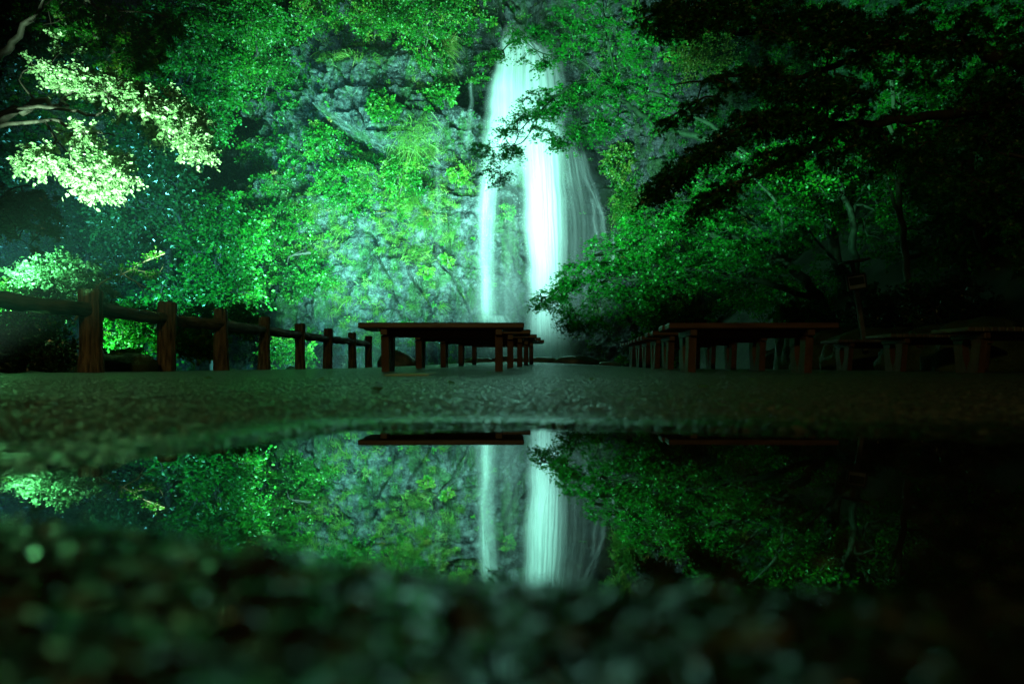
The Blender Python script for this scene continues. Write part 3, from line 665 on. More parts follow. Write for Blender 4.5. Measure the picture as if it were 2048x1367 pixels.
# ------------------------------------------------------------------ the falls
FALL = empty('waterfall', (1.5, 37.5, .2)); tag(FALL, 'tall white waterfall glowing in the floodlight, falling in two veils', 'waterfall')
def stream(rows, name='water_curtain', mat='fall', nu=70, nv=150, bulge=.35, parent=FALL, seed=0, amp=.05, edge=.28, dens=1.0, layers=1, head=0.06, tail=0.0, wig=.06):
    """rows: (px_left, px_right, py, Y, strength) from top to bottom"""
    g = Geo(); R = np.array(rows, float); T = np.linspace(0, 1, len(R)); UV = []; VE = []
    for ly in range(layers):
        c = curve(R, nv); v = np.linspace(0, 1, nv)[:, None]; u_ = np.linspace(0, 1, nu)[None]
        shr = 1-.13*ly
        mid = (c[:, 0:1]+c[:, 1:2])/2; half = (c[:, 1:2]-c[:, 0:1])/2*shr
        wg = wig*vn(v*5+ly*3+seed, 0*v, 0, 12)*half
        px = mid+wg+(u_*2-1)*half*(1+.10*vn(v*7+seed, np.sign(u_-.5)*3+0*v, 0, 13)+.05*vn(v*22+seed, np.sign(u_-.5)*3+0*v, 0, 17))
        py = c[:, 2:3]+0*u_; Yw = c[:, 3:4]-bulge*(1-(u_*2-1)**2)-.22*ly
        Yw = Yw+amp*fbm(u_*14+seed+ly*5, v*2.5, 0, 3, 14)
        Xw = (px-1024)/FPX*Yw; Zw = CAMZ+(HOR-py)/FPX*Yw
        V = np.stack([Xw, Yw, Zw], -1).reshape(-1, 3)
        i = np.arange(nv-1)[:, None]*nu; j = np.arange(nu-1)[None]
        g.add(V, np.stack([i+j, i+j+1, i+nu+j+1, i+nu+j], -1).reshape(-1, 4))
        wdt = (c[:, 1:2]-c[:, 0:1])/FPX*38
        UV.append(np.stack([(u_-.5)*wdt*.5+seed*3.7+ly*11.3, v*np.ptp(R[:, 2])/FPX*38*.12+0*u_], -1).reshape(-1, 2))
        ed = sm(u_, 0, edge)*(1-sm(u_, 1-edge, 1)); hd = sm(v, 0, head) if head else 1; tl = (1-sm(v, 1-tail, 1)) if tail else 1
        VE.append((ed*hd*tl*c[:, 4:5]*dens*(1+.30*vn(v*5+seed, u_*4, 0, 15)+.15*vn(v*14, u_*9+seed, 0, 16))).ravel())
    return g.build(name, M[mat], parent, True, uv=np.concatenate(UV), extra={'veil': np.concatenate(VE)})
# the upper slide: a broad fan over the lip
stream([(1008, 1036, 40, 39.8, .5), (1000, 1070, 75, 38.9, .9), (990, 1104, 110, 38.6, .95), (976, 1112, 170, 38.2, 1.0), (962, 1116, 235, 37.9, .85), (952, 1120, 300, 37.8, .75), (946, 1140, 370, 37.7, .4)], layers=2, seed=1, edge=.20, tail=.2, head=.15)
stream([(1030, 1128, 70, 38.9, .4), (1040, 1140, 160, 38.0, .8), (1050, 1150, 280, 37.7, .6), (1060, 1160, 340, 37.6, .2)], layers=1, seed=8, edge=.35, tail=.3, head=.2)
# the main jet
stream([(1028, 1128, 190, 37.3, .8), (1034, 1138, 290, 37.2, 1.25), (1038, 1144, 420, 37.1, 1.15), (1044, 1148, 540, 37.0, 1.25), (1046, 1152, 640, 37.0, 1.2), (1036, 1168, 745, 36.9, 1.4)], layers=2, seed=2, edge=.42, head=.2)
stream([(1044, 1112, 240, 37.0, .7), (1050, 1120, 340, 36.9, 1.3), (1054, 1126, 480, 36.8, 1.2), (1058, 1134, 600, 36.7, .9), (1060, 1140, 745, 36.6, .8)], layers=1, seed=7, edge=.45, head=.3)
# the thin veil to its right
stream([(1100, 1160, 240, 37.6, .4), (1100, 1195, 340, 37.5, .36), (1100, 1235, 450, 37.4, .27), (1100, 1235, 600, 37.3, .25), (1090, 1240, 740, 37.2, .4)], layers=1, mat='fall_thin', seed=3, edge=.45, head=.3)
# the left stream
stream([(970, 1040, 290, 37.6, .35), (952, 1012, 360, 37.4, .62), (946, 1000, 480, 37.2, .36), (944, 1004, 580, 37.1, .33), (940, 1012, 650, 37.0, .32)], layers=2, seed=4, edge=.48, nu=40, head=.2, tail=.12)
stream([(952, 1030, 628, 36.7, .4), (940, 1060, 680, 36.4, .5), (935, 1080, 745, 36.2, .5)], mat='fall_thin', seed=5, edge=.4, nu=40, nv=50, amp=.2)
# a faint film between the two
stream([(985, 1060, 320, 38.0, .15), (985, 1060, 520, 37.9, .12), (985, 1060, 740, 37.7, .3)], mat='fall_thin', seed=6, edge=.45, nu=40)
# spray hanging at the foot of the falls
ms_, nt_, out_ = newmat('spray_air'); pv2 = N(nt_, 'ShaderNodeVolumePrincipled'); pv2.inputs['Density'].default_value = .16; pv2.inputs['Color'].default_value = (.9, .96, 1, 1)
nt_.links.new(pv2.outputs[0], out_.inputs['Volume'])
for cx_, cz_, rx_, rz_, yy_ in ((2.0, .3, 2.5, 2.0, 35.2), (-.9, .2, 1.9, 1.3, 35.0), (.6, 2.2, 3.6, 3.4, 34.9)):
    th = np.linspace(0, 2*math.pi, 32, endpoint=False)[None]; ph = np.linspace(.03, math.pi-.03, 18)[:, None]
    V = np.stack([cx_+rx_*np.sin(ph)*np.cos(th), yy_+1.1*np.sin(ph)*np.sin(th), cz_+rz_*np.cos(ph)+0*th], -1).reshape(-1, 3)
    i = np.arange(17)[:, None]*32; j = np.arange(32)[None]; k2 = (j+1) % 32
    g = Geo(); g.add(V, np.stack([i+j, i+32+j, i+32+k2, i+k2], -1).reshape(-1, 4)); g.add(V[:32], [list(range(32))]); g.add(V[-32:], [list(range(31, -1, -1))])
    if rx_ > 3: ms2 = ms_.copy(); ms2.node_tree.nodes[pv2.name].inputs['Density'].default_value = .035; g.build('spray', ms2, FALL)
    else: g.build('spray', ms_, FALL)
# narrow trickles over the rock
for k, rr_ in enumerate([[(1150, 1172, 300, 37.2, .8), (1172, 1192, 380, 36.8, .8), (1196, 1212, 440, 36.5, .9), (1205, 1222, 490, 36.2, .7)],
          [(1178, 1190, 395, 36.6, .6), (1186, 1196, 470, 36.5, .6)],
          [(1218, 1232, 455, 36.0, .5), (1214, 1230, 560, 35.7, .6), (1222, 1240, 600, 35.5, .9), (1212, 1236, 660, 35.4, .7), (1206, 1244, 735, 35.2, .7)],
          [(874, 884, 250, 36.6, .5), (868, 884, 330, 36.5, .5), (866, 884, 450, 36.5, .4), (868, 886, 560, 36.4, .25)],
          [(938, 948, 160, 37.2, .7), (934, 948, 215, 37.2, .6), (930, 950, 300, 37.2, .4)]]):
    stream(rr_, 'side_trickle', 'fall_thin', 14, 90, .08, seed=10+k, edge=.48, dens=(.42, .4, .9, .2, .3)[k], amp=.16, wig=.5)

# ------------------------------------------------------------------ stones
def boulder(loc, r, label, seed, sq=(1, .8, .6), mat='stone', group=None, name='boulder', cat='boulder'):
    nn = 26; th = np.linspace(0, 2*math.pi, nn*2, endpoint=False)[None]; ph = np.linspace(.02, math.pi-.02, nn)[:, None]
    x, y, z = np.sin(ph)*np.cos(th), np.sin(ph)*np.sin(th), np.cos(ph)+0*th
    d1, d2, idv = cells(x*1.6+z*.8+seed*3, y*1.6-z*.7, seed)
    k = 1+.22*(idv-.5)*sm(d2-d1, 0, .25)+.12*fbm(x*1.5+seed, y*1.5, z*1.5, 2, seed)+.03*fbm(x*6+seed, y*6, z*6, 3, seed)
    V = np.stack([x*k*sq[0], y*k*sq[1], z*k*sq[2]], -1)*r+np.array(loc)
    i = np.arange(nn-1)[:, None]*nn*2; j = np.arange(nn*2)[None]; k2 = (j+1) % (nn*2)
    F = np.stack([i+j, i+nn*2+j, i+nn*2+k2, i+k2], -1).reshape(-1, 4)
    o = mk(name, V.reshape(-1, 3), F, M[mat], smooth=True); tag(o, label, cat, group); return o
def on_ground(px, Y, dz=0):
    x = (px-1024)/FPX*Y; return np.array([x, Y, float(ground_z(np.array(x), np.array(Y)))+dz])
for k, (px, Y, r, lab, sq) in enumerate([
        (792, 15.6, .42, 'angular dark boulder behind the legs of the left benches', (1.0, .8, .75)),
        (826, 15.9, .26, 'small boulder leaning beside the angular one', (1, .8, .6)),
        (955, 17.0, .32, 'flat low stone on the terrace rim, under the left stream', (1.3, .8, .42)),
        (1010, 17.0, .30, 'low stone on the terrace rim between the two streams', (1.2, .8, .42)),
        (1070, 16.9, .30, 'long low stone on the rim in front of the main fall', (1.9, .8, .38)),
        (1150, 16.8, .36, 'rounded low stone on the rim right of the main fall', (1.7, .8, .48)),
        (1215, 17.1, .22, 'smallest low stone at the right of the rim row', (1.4, .8, .4)),
        (235, 8.6, .34, 'dark rounded boulder behind the first fence posts', (1.5, .8, .7)),
        (425, 12.6, .42, 'dark boulder behind the third fence post', (1.6, .8, .55)),
        (1620, 14.5, .9, 'big slanting rock behind the right end of the benches', (.9, .8, 1.0)),
        (1690, 13.6, .95, 'leaning pale rock slab below the little signboard', (1.1, .8, .85)),
        (1560, 15.8, .55, 'mossy boulder at the back behind the right benches', (1.2, .8, .8)),
        (1765, 12.2, .8, 'wide dim rock right of the leaning slab', (1.3, .8, .8)),
        (1880, 10.9, .8, 'dark boulder at the foot of the right hillside', (1.3, .8, .8)),
        (1980, 9.6, .7, 'rightmost dark boulder near the picture edge', (1.2, .8, .9))]):
    boulder(on_ground(px, Y, r*.12), r, lab, 40+k, sq, 'moss' if (px < 500 or px > 1500) else 'stone')  # darker moss colour stands in for shade on the right boulders

# ------------------------------------------------------------------ log fence
fence = empty('log_fence', tuple(on_ground(183, 7.4))); tag(fence, 'dark rustic fence of thick log posts and one rail, left edge of the terrace', 'fence')
posts = [(-70, 5.95, .92, .145), (183, 7.4, .90, .112), (332, 8.84, .90, .108), (443, 9.9, .90, .098), (528, 11.6, .90, .095), (600, 13.35, .90, .098), (655, 15.2, .90, .098), (705, 17.0, .90, .098), (737, 18.9, .90, .098)]
zb = [745, 745, 743, 742, 740, 739, 738, 737, 737]
PC = []
for k, (px, Yp, hgt, r) in enumerate(posts):
    x = (px-1024)/FPX*Yp; zg = CAMZ+(HOR-zb[k])/FPX*Yp; PC.append((x, Yp, zg))
    nz, na = 46, 36; zz = np.linspace(-.35, hgt, nz)[:, None]; th = np.linspace(0, 2*math.pi, na, endpoint=False)[None]
    gro = .5+.5*np.cos(th*11+2.2*vn(zz*1.5+k*7, th*0, 0, 3)+k); bark = -.10*(gro**4)+.10*vn(np.cos(th)*2.2+k*5, np.sin(th)*2.2, zz*1.3, 4)+.05*vn(np.cos(th)*7+k*5, np.sin(th)*7, zz*7, 5)
    rr = r*(1+bark+.10*np.exp(-(zz/.15)**2)+.05*np.sin(zz*5+k*2))
    rr = rr*(1-.10*sm(zz, hgt-.03, hgt)); lean = np.array([.02, -.01, .015, -.02, .01, 0, .02, -.01, .01])[k]
    V = np.stack([x+rr*np.cos(th)+lean*zz, Yp+rr*np.sin(th), zg+zz+.012*vn(np.cos(th)*3, np.sin(th)*3, k, 6)*(zz > hgt-.01)], -1)
    g = Geo(); i = np.arange(nz-1)[:, None]*na; j = np.arange(na)[None]; j2 = (j+1) % na
    g.add(V.reshape(-1, 3), np.stack([i+j, i+j2, i+na+j2, i+na+j], -1).reshape(-1, 4))
    top = V[-1]; g.add(np.vstack([top, top.mean(0)+[0, 0, .006]]), np.array([[q, (q+1) % na, na] for q in range(na)]))
    g.build('post', M['post'], fence)
RF = .68
for k in range(len(PC)-1):
    a, b = np.array(PC[k]), np.array(PC[k+1]); a[2] += RF+(.03 if k == 1 else 0); b[2] += RF
    d = (b-a)/np.linalg.norm(b-a); a = a-d*0; g = Geo(); npt = 40
    c = a+(b-a)*np.linspace(.03, .97, npt)[:, None]; c[:, 2] += -.012*np.sin(np.linspace(0, math.pi, npt))+.006*vn(np.arange(npt)*.3, k, 0, 8)
    tube(g, c, .078*(1+.05*vn(np.arange(npt)*.2+k*9, 0, 0, 10)), 18, True, .13, k)
    g.build('rail', M['rail'], fence)

# ------------------------------------------------------------------ benches
BL, BD, BH = 1.54, .56, .44
def make_bench(slats=False):
    root = empty('bench')
    g = Geo()
    if not slats:
        n_ = 4; wd = (BD-.012*(n_-1))/n_
        for k in range(n_):
            y0 = -BD/2+k*(wd+.012); e = (.0, .012, -.006, .008)[k]
            box(g, -BL/2+e, BL/2-e*.7, y0, y0+wd, BH-.052, BH, .008)
    else:
        n_ = 19; wd = (BL-.014*(n_-1))/n_
        for k in range(n_):
            x0 = -BL/2+k*(wd+.014); e = random.uniform(-.008, .008)
            box(g, x0, x0+wd, -BD/2+e, BD/2+e, BH-.045, BH+random.uniform(-.003, .003), .006)
    g.build('seat', M['slat_wood' if slats else 'seat_wood'], root, smooth=False, invert=False)
    for s in (-1, 1):
        x = s*.535
        g = Geo(); box(g, x-.033, x+.033, -BD/2+.03, BD/2-.03, BH-.115, BH-.055, .006); g.build('cross_beam', M['leg_wood'], root, smooth=False, invert=False)
        for q in (-1, 1):                                     # the two legs of an end meet at the foot and splay towards the seat
            zz = np.array([-.12, 0, .05, .12, .20, .28, BH-.118]); outer = np.array([.160, .160, .165, .175, .186, .196, .205])*q
            inner = np.array([.002, .002, .012, .045, .062, .066, .045])*q
            V = []
            for z_, o_, i_ in zip(zz, outer, inner):
                V += [(x-.036, o_, z_), (x+.036, o_, z_), (x+.036, i_, z_), (x-.036, i_, z_)]
            F = []
            for e in range(len(zz)-1):
                for c_ in range(4): F.append([e*4+c_, e*4+(c_+1) % 4, e*4+4+(c_+1) % 4, e*4+4+c_])
            F.append([0, 3, 2, 1]); e = (len(zz)-1)*4; F.append([e, e+1, e+2, e+3])
            g = Geo(); g.add(V, F); g.build('leg', M['leg_wood'], root, smooth=False, invert=False)
    g = Geo(); box(g, -.50, .50, -.028, .028, BH-.125, BH-.054, .005); g.build('long_beam', M['leg_wood'], root, smooth=False, invert=False)
    return root
def copy_tree(o, parent=None):
    c = o.copy(); col.objects.link(c)
    if parent is not None: c.parent = parent
    for ch in list(o.children): copy_tree(ch, c)
    return c
proto = make_bench(); proto2 = make_bench(True); used = set()
ordn = ['nearest', 'second', 'third', 'fourth', 'fifth', 'sixth']
def put(pr, X_, Y_, zfoot, rz, label, group):
    o = pr if pr.name not in used else copy_tree(pr)
    used.add(pr.name); o.location = (X_, Y_, zfoot); o.rotation_euler = (0, 0, math.radians(rz))
    tag(o, label, 'bench', group); return o
for k, (l, r, Yb, pyf, rz) in enumerate([(779, 996, 6.6, 740, 0.5), (840, 1022, 8.15, 735.5, 0), (885, 1043, 9.7, 732.5, 0), (918, 1057, 11.3, 729.5, -.5), (943, 1068, 12.9, 727.5, 0)]):
    put(proto, ((l+r)/2-1024)/FPX*Yb-.0, Yb, CAMZ+(HOR-pyf)/FPX*(Yb), rz,
        'dark red wooden bench, %s in the row left of the falls' % (ordn[k]+' and largest' if k == 0 else ordn[k]+' from the camera'), 'backless benches in the left row')
for k, (l, r, Yb, pyf, rz) in enumerate([(1376, 1601, 6.5, 742, -1.5), (1333, 1517, 8.2, 737.5, -1), (1309, 1462, 9.8, 734.5, -2), (1289, 1424, 11.4, 732, -1), (1274, 1396, 13.0, 730, -1), (1262, 1368, 14.6, 728, -1)]):
    put(proto, ((l+r)/2-1024)/FPX*Yb, Yb, CAMZ+(HOR-pyf)/FPX*(Yb), rz,
        'dark red wooden bench, %s in the row right of the falls' % (ordn[k]+' and largest' if k == 0 else ordn[k]+' from the camera'), 'backless benches in the right row')
for k, (cx_, Yb, pyf, rz, lab) in enumerate([(1755, 10.6, 737, 3, 'dim bench with short cross slats, farthest of the far right group'), (1872, 8.7, 739, 3, 'dim bench with short cross slats, middle of the far right group'), (2036, 7.2, 741, 4, 'nearly black bench cut by the right picture edge')]):
    put(proto2, (cx_-1024)/FPX*Yb, Yb, CAMZ+(HOR-pyf)/FPX*Yb, rz, lab, 'benches at the far right')

# ------------------------------------------------------------------ the small tilted signboard on the bank
sp = P(1712, 560, 11.5); sg = empty('signboard', tuple(P(1690, 640, 11.5))); tag(sg, 'small tilted signboard with pale picture panel among the right trees', 'signboard')
def sgeo(name, x0, x1, z0, z1, y0, y1, mat, tilt=-.0):
    g = Geo(); box(g, x0, x1, y0, y1, z0, z1, .003)
    a = math.radians(9); V = np.vstack(g.V); c, s = math.cos(a), math.sin(a)
    V = np.stack([V[:, 0]*c-V[:, 2]*s, V[:, 1], V[:, 0]*s+V[:, 2]*c], -1)+sp; g.V = [V]; g.T = [np.full(len(V), .5)]
    return g.build(name, M[mat], sg, smooth=False)
sgeo('panel', -.14, .14, -.14, .07, -.015, .015, 'sign_white')
M['sign_pic'] = noisy('sign_picture', (.10, .09, .02), (.05, .16, .05), 9, (.3, .5), .0, 20)
sgeo('picture', -.125, .125, -.08, .045, -.019, -.0165, 'sign_pic')
sgeo('frame', -.165, .165, .07, .095, -.025, .02, 'sign_wood'); sgeo('frame', -.165, .165, -.165, -.14, -.025, .02, 'sign_wood')
sgeo('frame', -.165, -.14, -.14, .07, -.024, .019, 'sign_wood'); sgeo('frame', .14, .165, -.14, .07, -.024, .019, 'sign_wood')
sgeo('post', -.035, .035, -1.2, .30, .022, .08, 'sign_wood'); sgeo('top_bar', -.20, .24, .30, .335, -.10, .12, 'sign_wood')
# ------------------------------------------------------------------ trees and bushes, left
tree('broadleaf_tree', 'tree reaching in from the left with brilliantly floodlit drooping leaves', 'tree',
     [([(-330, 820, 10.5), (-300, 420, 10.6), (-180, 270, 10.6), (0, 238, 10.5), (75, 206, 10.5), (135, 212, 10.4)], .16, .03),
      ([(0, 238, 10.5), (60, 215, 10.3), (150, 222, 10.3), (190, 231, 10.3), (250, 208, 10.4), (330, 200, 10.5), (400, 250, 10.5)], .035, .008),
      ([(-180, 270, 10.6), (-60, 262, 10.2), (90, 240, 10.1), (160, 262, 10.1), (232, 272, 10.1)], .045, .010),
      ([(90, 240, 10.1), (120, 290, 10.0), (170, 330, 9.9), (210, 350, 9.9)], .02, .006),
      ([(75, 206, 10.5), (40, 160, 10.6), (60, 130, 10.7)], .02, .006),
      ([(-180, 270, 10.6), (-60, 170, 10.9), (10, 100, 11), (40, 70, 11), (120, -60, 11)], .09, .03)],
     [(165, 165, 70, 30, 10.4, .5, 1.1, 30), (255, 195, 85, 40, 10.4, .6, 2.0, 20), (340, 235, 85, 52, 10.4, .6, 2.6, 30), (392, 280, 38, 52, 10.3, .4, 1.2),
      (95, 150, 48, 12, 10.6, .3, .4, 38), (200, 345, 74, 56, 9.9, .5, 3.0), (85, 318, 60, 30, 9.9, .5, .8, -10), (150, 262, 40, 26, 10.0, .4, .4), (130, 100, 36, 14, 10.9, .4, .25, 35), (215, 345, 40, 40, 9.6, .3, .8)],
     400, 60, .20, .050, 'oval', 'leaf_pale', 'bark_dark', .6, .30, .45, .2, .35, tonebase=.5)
tree('tree_bough', 'dim leafy bough hanging above the bright floodlit tree', 'tree bough',
     [([(-120, -220, 13), (80, -80, 13), (200, 20, 13), (290, 100, 13)], .07, .012), ([(200, 20, 13), (180, 80, 13), (140, 110, 13)], .02, .006), ([(200, 20, 13), (320, 30, 13.3), (360, 60, 13.4)], .02, .006)],
     [(285, 90, 60, 55, 13, .6, 1.4, 20), (200, 50, 90, 50, 13, .7, 1.2), (340, 60, 50, 50, 13.4, .5, .6), (250, 130, 50, 25, 12.8, .4, .5), (100, 30, 90, 40, 13.5, .6, .6)],
     170, 60, .24, .062, 'oval', 'leaf', 'bark', .6, .3, .45, .25, .4, tonebase=.45)
tree('evergreen_tree', 'dark evergreen twigs with glinting leaves at the left picture edge', 'tree',
     [([(-260, 700, 13), (-140, 520, 13), (-40, 440, 13), (60, 420, 13)], .10, .01), ([(-40, 440, 13), (20, 380, 13), (70, 370, 13)], .03, .008), ([(-40, 440, 13), (20, 470, 12.9), (60, 490, 12.9)], .03, .008)],
     [(20, 420, 80, 50, 13, .5, 2), (95, 440, 28, 32, 13, .4, .5), (60, 400, 70, 18, 13, .4, .5, 8), (70, 488, 12, 18, 13, .2, .15), (0, 440, 60, 40, 12.8, .5, 1)],
     110, 60, .20, .065, 'oval', 'leaf_dark', 'bark_dark', .6, .35, .5, .2, .4, tonebase=.4)
for (nm, lab, px, Yt, blobs, limbs, n_, mat, tb) in [
    ('gorge_tree', 'hazy rounded tree with a dark trunk in the gorge, left of the cliff', 370, 31,
     [(310, 330, 60, 90, 31, 1.5, 2), (250, 420, 60, 50, 30, 1.2, 1), (340, 395, 45, 50, 31, 1.2, 1)],
     [([(402, 560, 31), (385, 480, 31), (355, 430, 31), (350, 370, 31), (320, 300, 31)], .20, .05), ([(385, 480, 31), (395, 500, 30.8), (360, 455, 30.8)], .08, .04)], 170, 'leaf_dark', .55),
    ('gorge_tree', 'shadowy tree far back in the blue haze left of the rounded one', 180, 38,
     [(170, 470, 130, 80, 38, 2, 2), (90, 560, 120, 60, 37, 2, 1.5), (270, 520, 90, 60, 36, 2, 1)],
     [([(160, 760, 38), (165, 600, 38), (180, 480, 38), (190, 400, 38)], .22, .05)], 200, 'leaf_dark', .4),
    ('gorge_tree', 'leafy tree on the lower gorge side above the third fence post', 440, 30,
     [(440, 480, 90, 90, 31, 1.5, 2), (400, 590, 110, 60, 30, 1.5, 2), (330, 640, 90, 50, 29, 1.5, 1.2)],
     [([(430, 780, 31), (425, 640, 31), (440, 520, 31), (450, 420, 31)], .16, .04)], 240, 'leaf', .28),
    ('hillside_tree', 'dark tree in the top left corner above the gorge', 60, 27,
     [(80, 60, 150, 110, 28, 2, 2), (-20, 260, 90, 150, 28, 2, 1)],
     [([(-60, 700, 28), (-40, 300, 28), (20, 100, 28), (90, -20, 28)], .25, .06)], 200, 'leaf_dark', .3),
    ('hillside_tree', 'dark green tree above the gorge between corner and bright shrub', 300, 34,
     [(360, 60, 90, 90, 34, 2, 2), (390, 210, 70, 90, 35, 1.5, 1.5), (240, 160, 100, 110, 35, 2, 1.2)],
     [([(330, 600, 36), (340, 400, 35.5), (355, 220, 35), (370, 80, 34.5), (380, -20, 34)], .22, .05), ([(355, 220, 35), (400, 100, 34.6), (440, 60, 34.5)], .09, .03)], 260, 'leaf', .25),
    ('hillside_tree', 'tree with pale forked top over the bright cliff shrub', 500, 35,
     [(490, 30, 70, 60, 35, 1.5, 1.5), (450, 120, 60, 70, 35.2, 1.2, 1)],
     [([(514, 110, 35.8), (512, 80, 35.5), (508, 20, 35), (505, -60, 35)], .10, .04), ([(508, 20, 35), (540, -10, 35)], .05, .03), ([(508, 20, 35), (470, 0, 35)], .05, .03)], 150, 'leaf', .35)]:
    tree(nm, lab, 'tree', limbs, blobs, n_, 90, 1.1, .15, 'kite', mat, 'bark_dark', .55, .25, .4, .35, .9, None, .015, 6, tonebase=tb)
# bushes behind the fence
def bush(px, py, rx, ry, Yb, n_, label, mat='leaf', tb=.5, ls=.06, per=60, kindf='kite', gap=.25):
    r = max(rx, ry)/FPX*Yb
    tree('bush', label, 'bush', [([(px, py+ry*1.2, Yb), (px+rx*.1, py+ry*.2, Yb), (px, py-ry*.4, Yb)], .03, .01), ([(px, py+ry, Yb), (px-rx*.4, py, Yb-.1), (px-rx*.7, py-ry*.3, Yb)], .02, .006), ([(px, py+ry, Yb), (px+rx*.5, py, Yb-.1), (px+rx*.7, py-ry*.2, Yb)], .02, .006)],
         [(px, py, rx, ry, Yb, r*.5, 1)], n_, per, .28*min(r, 1.2), ls, kindf, mat, 'bark', .7, .25, .4, gap, .35, None, .005, 5, tonebase=tb)
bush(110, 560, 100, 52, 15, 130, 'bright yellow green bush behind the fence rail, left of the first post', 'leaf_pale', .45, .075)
bush(40, 620, 110, 60, 13.5, 120, 'green bush under the fence rail at the left edge', 'leaf', .55, .07)
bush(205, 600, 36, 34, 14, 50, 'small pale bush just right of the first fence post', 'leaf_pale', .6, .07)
bush(270, 660, 70, 60, 17, 110, 'dim green bush seen between the first two fence posts', 'leaf', .40, .085)
bush(395, 665, 60, 55, 16, 110, 'bright green bush seen between the second and third posts', 'leaf', .55, .08)
bush(480, 640, 50, 30, 20, 70, 'green bush behind the fourth fence post', 'leaf', .5, .1)
bush(255, 718, 45, 22, 14, 50, 'low mossy bush near the ground behind the fence', 'leaf', .5, .06)
bush(60, 700, 120, 46, 9.6, 170, 'dark low bush at the base of the fence, left edge', 'leaf_dark', .4, .05)
bush(575, 700, 60, 40, 33, 80, 'pale shrub low in the gorge behind the fourth and fifth posts', 'leaf', .6, .12)
boulder(P(20, 722, 11.5), .70, 'mossy rounded bank boulder behind the fence, left edge', 71, (1.4, .8, .75), 'moss')
# bare twigs reaching up out of the bushes
tree('twiggy_shrub', 'pale bare twigs with few leaves rising above the fence', 'shrub',
     [([(150, 640, 11), (200, 570, 11), (245, 548, 11), (285, 525, 11), (330, 507, 11)], .020, .006), ([(245, 548, 11), (272, 563, 11), (305, 582, 11), (328, 588, 11)], .012, .004), ([(272, 563, 11), (285, 580, 11), (296, 597, 11)], .008, .003),
      ([(285, 525, 11), (308, 512, 11), (312, 492, 11)], .008, .003), ([(265, 538, 11), (300, 545, 11), (318, 545, 11), (328, 528, 11)], .009, .003), ([(190, 590, 11), (193, 570, 11), (197, 555, 11)], .007, .003)],
     [(250, 545, 40, 12, 11, .2, 1, -25), (300, 548, 16, 7, 11, .1, .5), (308, 512, 12, 6, 11, .1, .4), (190, 575, 30, 16, 11, .2, .5, -30)],
     40, 24, .12, .042, 'kite', 'leaf', 'twig', .6, .2, .4, twigr=.003)
for (pts, lab) in [([(500, 470, 35), (470, 500, 34), (400, 480, 33.5), (352, 425, 33)], 'pale leaning dead branch in front of the left cliff'),
                   ([(620, 505, 36.2), (580, 512, 35.6), (575, 530, 35.4)], 'short pale twig on the lower left cliff'),
                   ([(180, 420, 30), (240, 412, 30), (300, 418, 30)], 'thin bare branch crossing the blue haze')]:
    g = Geo(); c = curve([P(*p) for p in pts], 24); c += rnd(24)*.02; tube(g, c, np.linspace(.09, .02, 24), 7, True, .1, 3)
    t2 = c[12]+np.linspace(0, 1, 8)[:, None]*np.array([.9, -.3, .35]); tube(g, t2, np.linspace(.035, .012, 8), 5)
    tag(g.build('dead_branch', M['bark_dark']), lab, 'branch')

# ------------------------------------------------------------------ trees, right
MAP = dict(leafk='maple', mat='leaf_maple', bark='bark_dark')
tree('maple_tree', 'maple with feathery boughs hanging across the upper falls', 'maple tree',
     [([(1700, 640, 19), (1640, 420, 19), (1520, 330, 19), (1400, 280, 19), (1290, 235, 18.5), (1240, 200, 18)], .17, .05),
      ([(1520, 330, 19), (1380, 225, 18.5), (1250, 170, 18), (1150, 170, 17.8), (1080, 225, 17.6), (1045, 285, 17.5), (985, 296, 17.5)], .06, .008),
      ([(1080, 225, 17.6), (1040, 262, 17.4), (1015, 330, 17.4), (985, 345, 17.4)], .018, .005), ([(1240, 200, 18), (1160, 120, 17.8), (1080, 105, 17.6), (1030, 60, 17.5)], .035, .006),
      ([(1150, 170, 17.8), (1160, 235, 17.6), (1145, 275, 17.6)], .014, .004), ([(1240, 200, 18), (1220, 110, 18), (1210, 40, 18), (1200, -40, 18)], .04, .012), ([(1290, 235, 18.5), (1300, 120, 18.5), (1330, 30, 18.5)], .04, .012)],
     [(1150, 190, 110, 30, 17.8, .9, 2.0, -8), (1060, 235, 75, 24, 17.6, .6, 1.6, -25), (1000, 300, 60, 22, 17.5, .5, 1.2, 0), (985, 345, 40, 22, 17.4, .4, .6, 20), (1110, 270, 60, 24, 17.6, .5, .9, 10),
      (1130, 100, 90, 26, 17.7, .8, 1.2, -15), (1060, 70, 60, 20, 17.6, .6, .7, 0), (1180, 30, 100, 40, 18, 1, 1.4), (1290, 90, 70, 60, 18.3, 1, 1.4), (1270, 180, 80, 50, 18.2, .9, 1.5), (1200, 250, 60, 30, 17.9, .6, .9), (1330, 220, 60, 40, 18.6, .8, .9), (1000, 110, 30, 12, 17.6, .3, .25)],
     520, 64, .34, .052, flat=.18, droop=.35, up=.75, gap=.28, gscale=.5, side=-.25, tonebase=.45, **MAP)
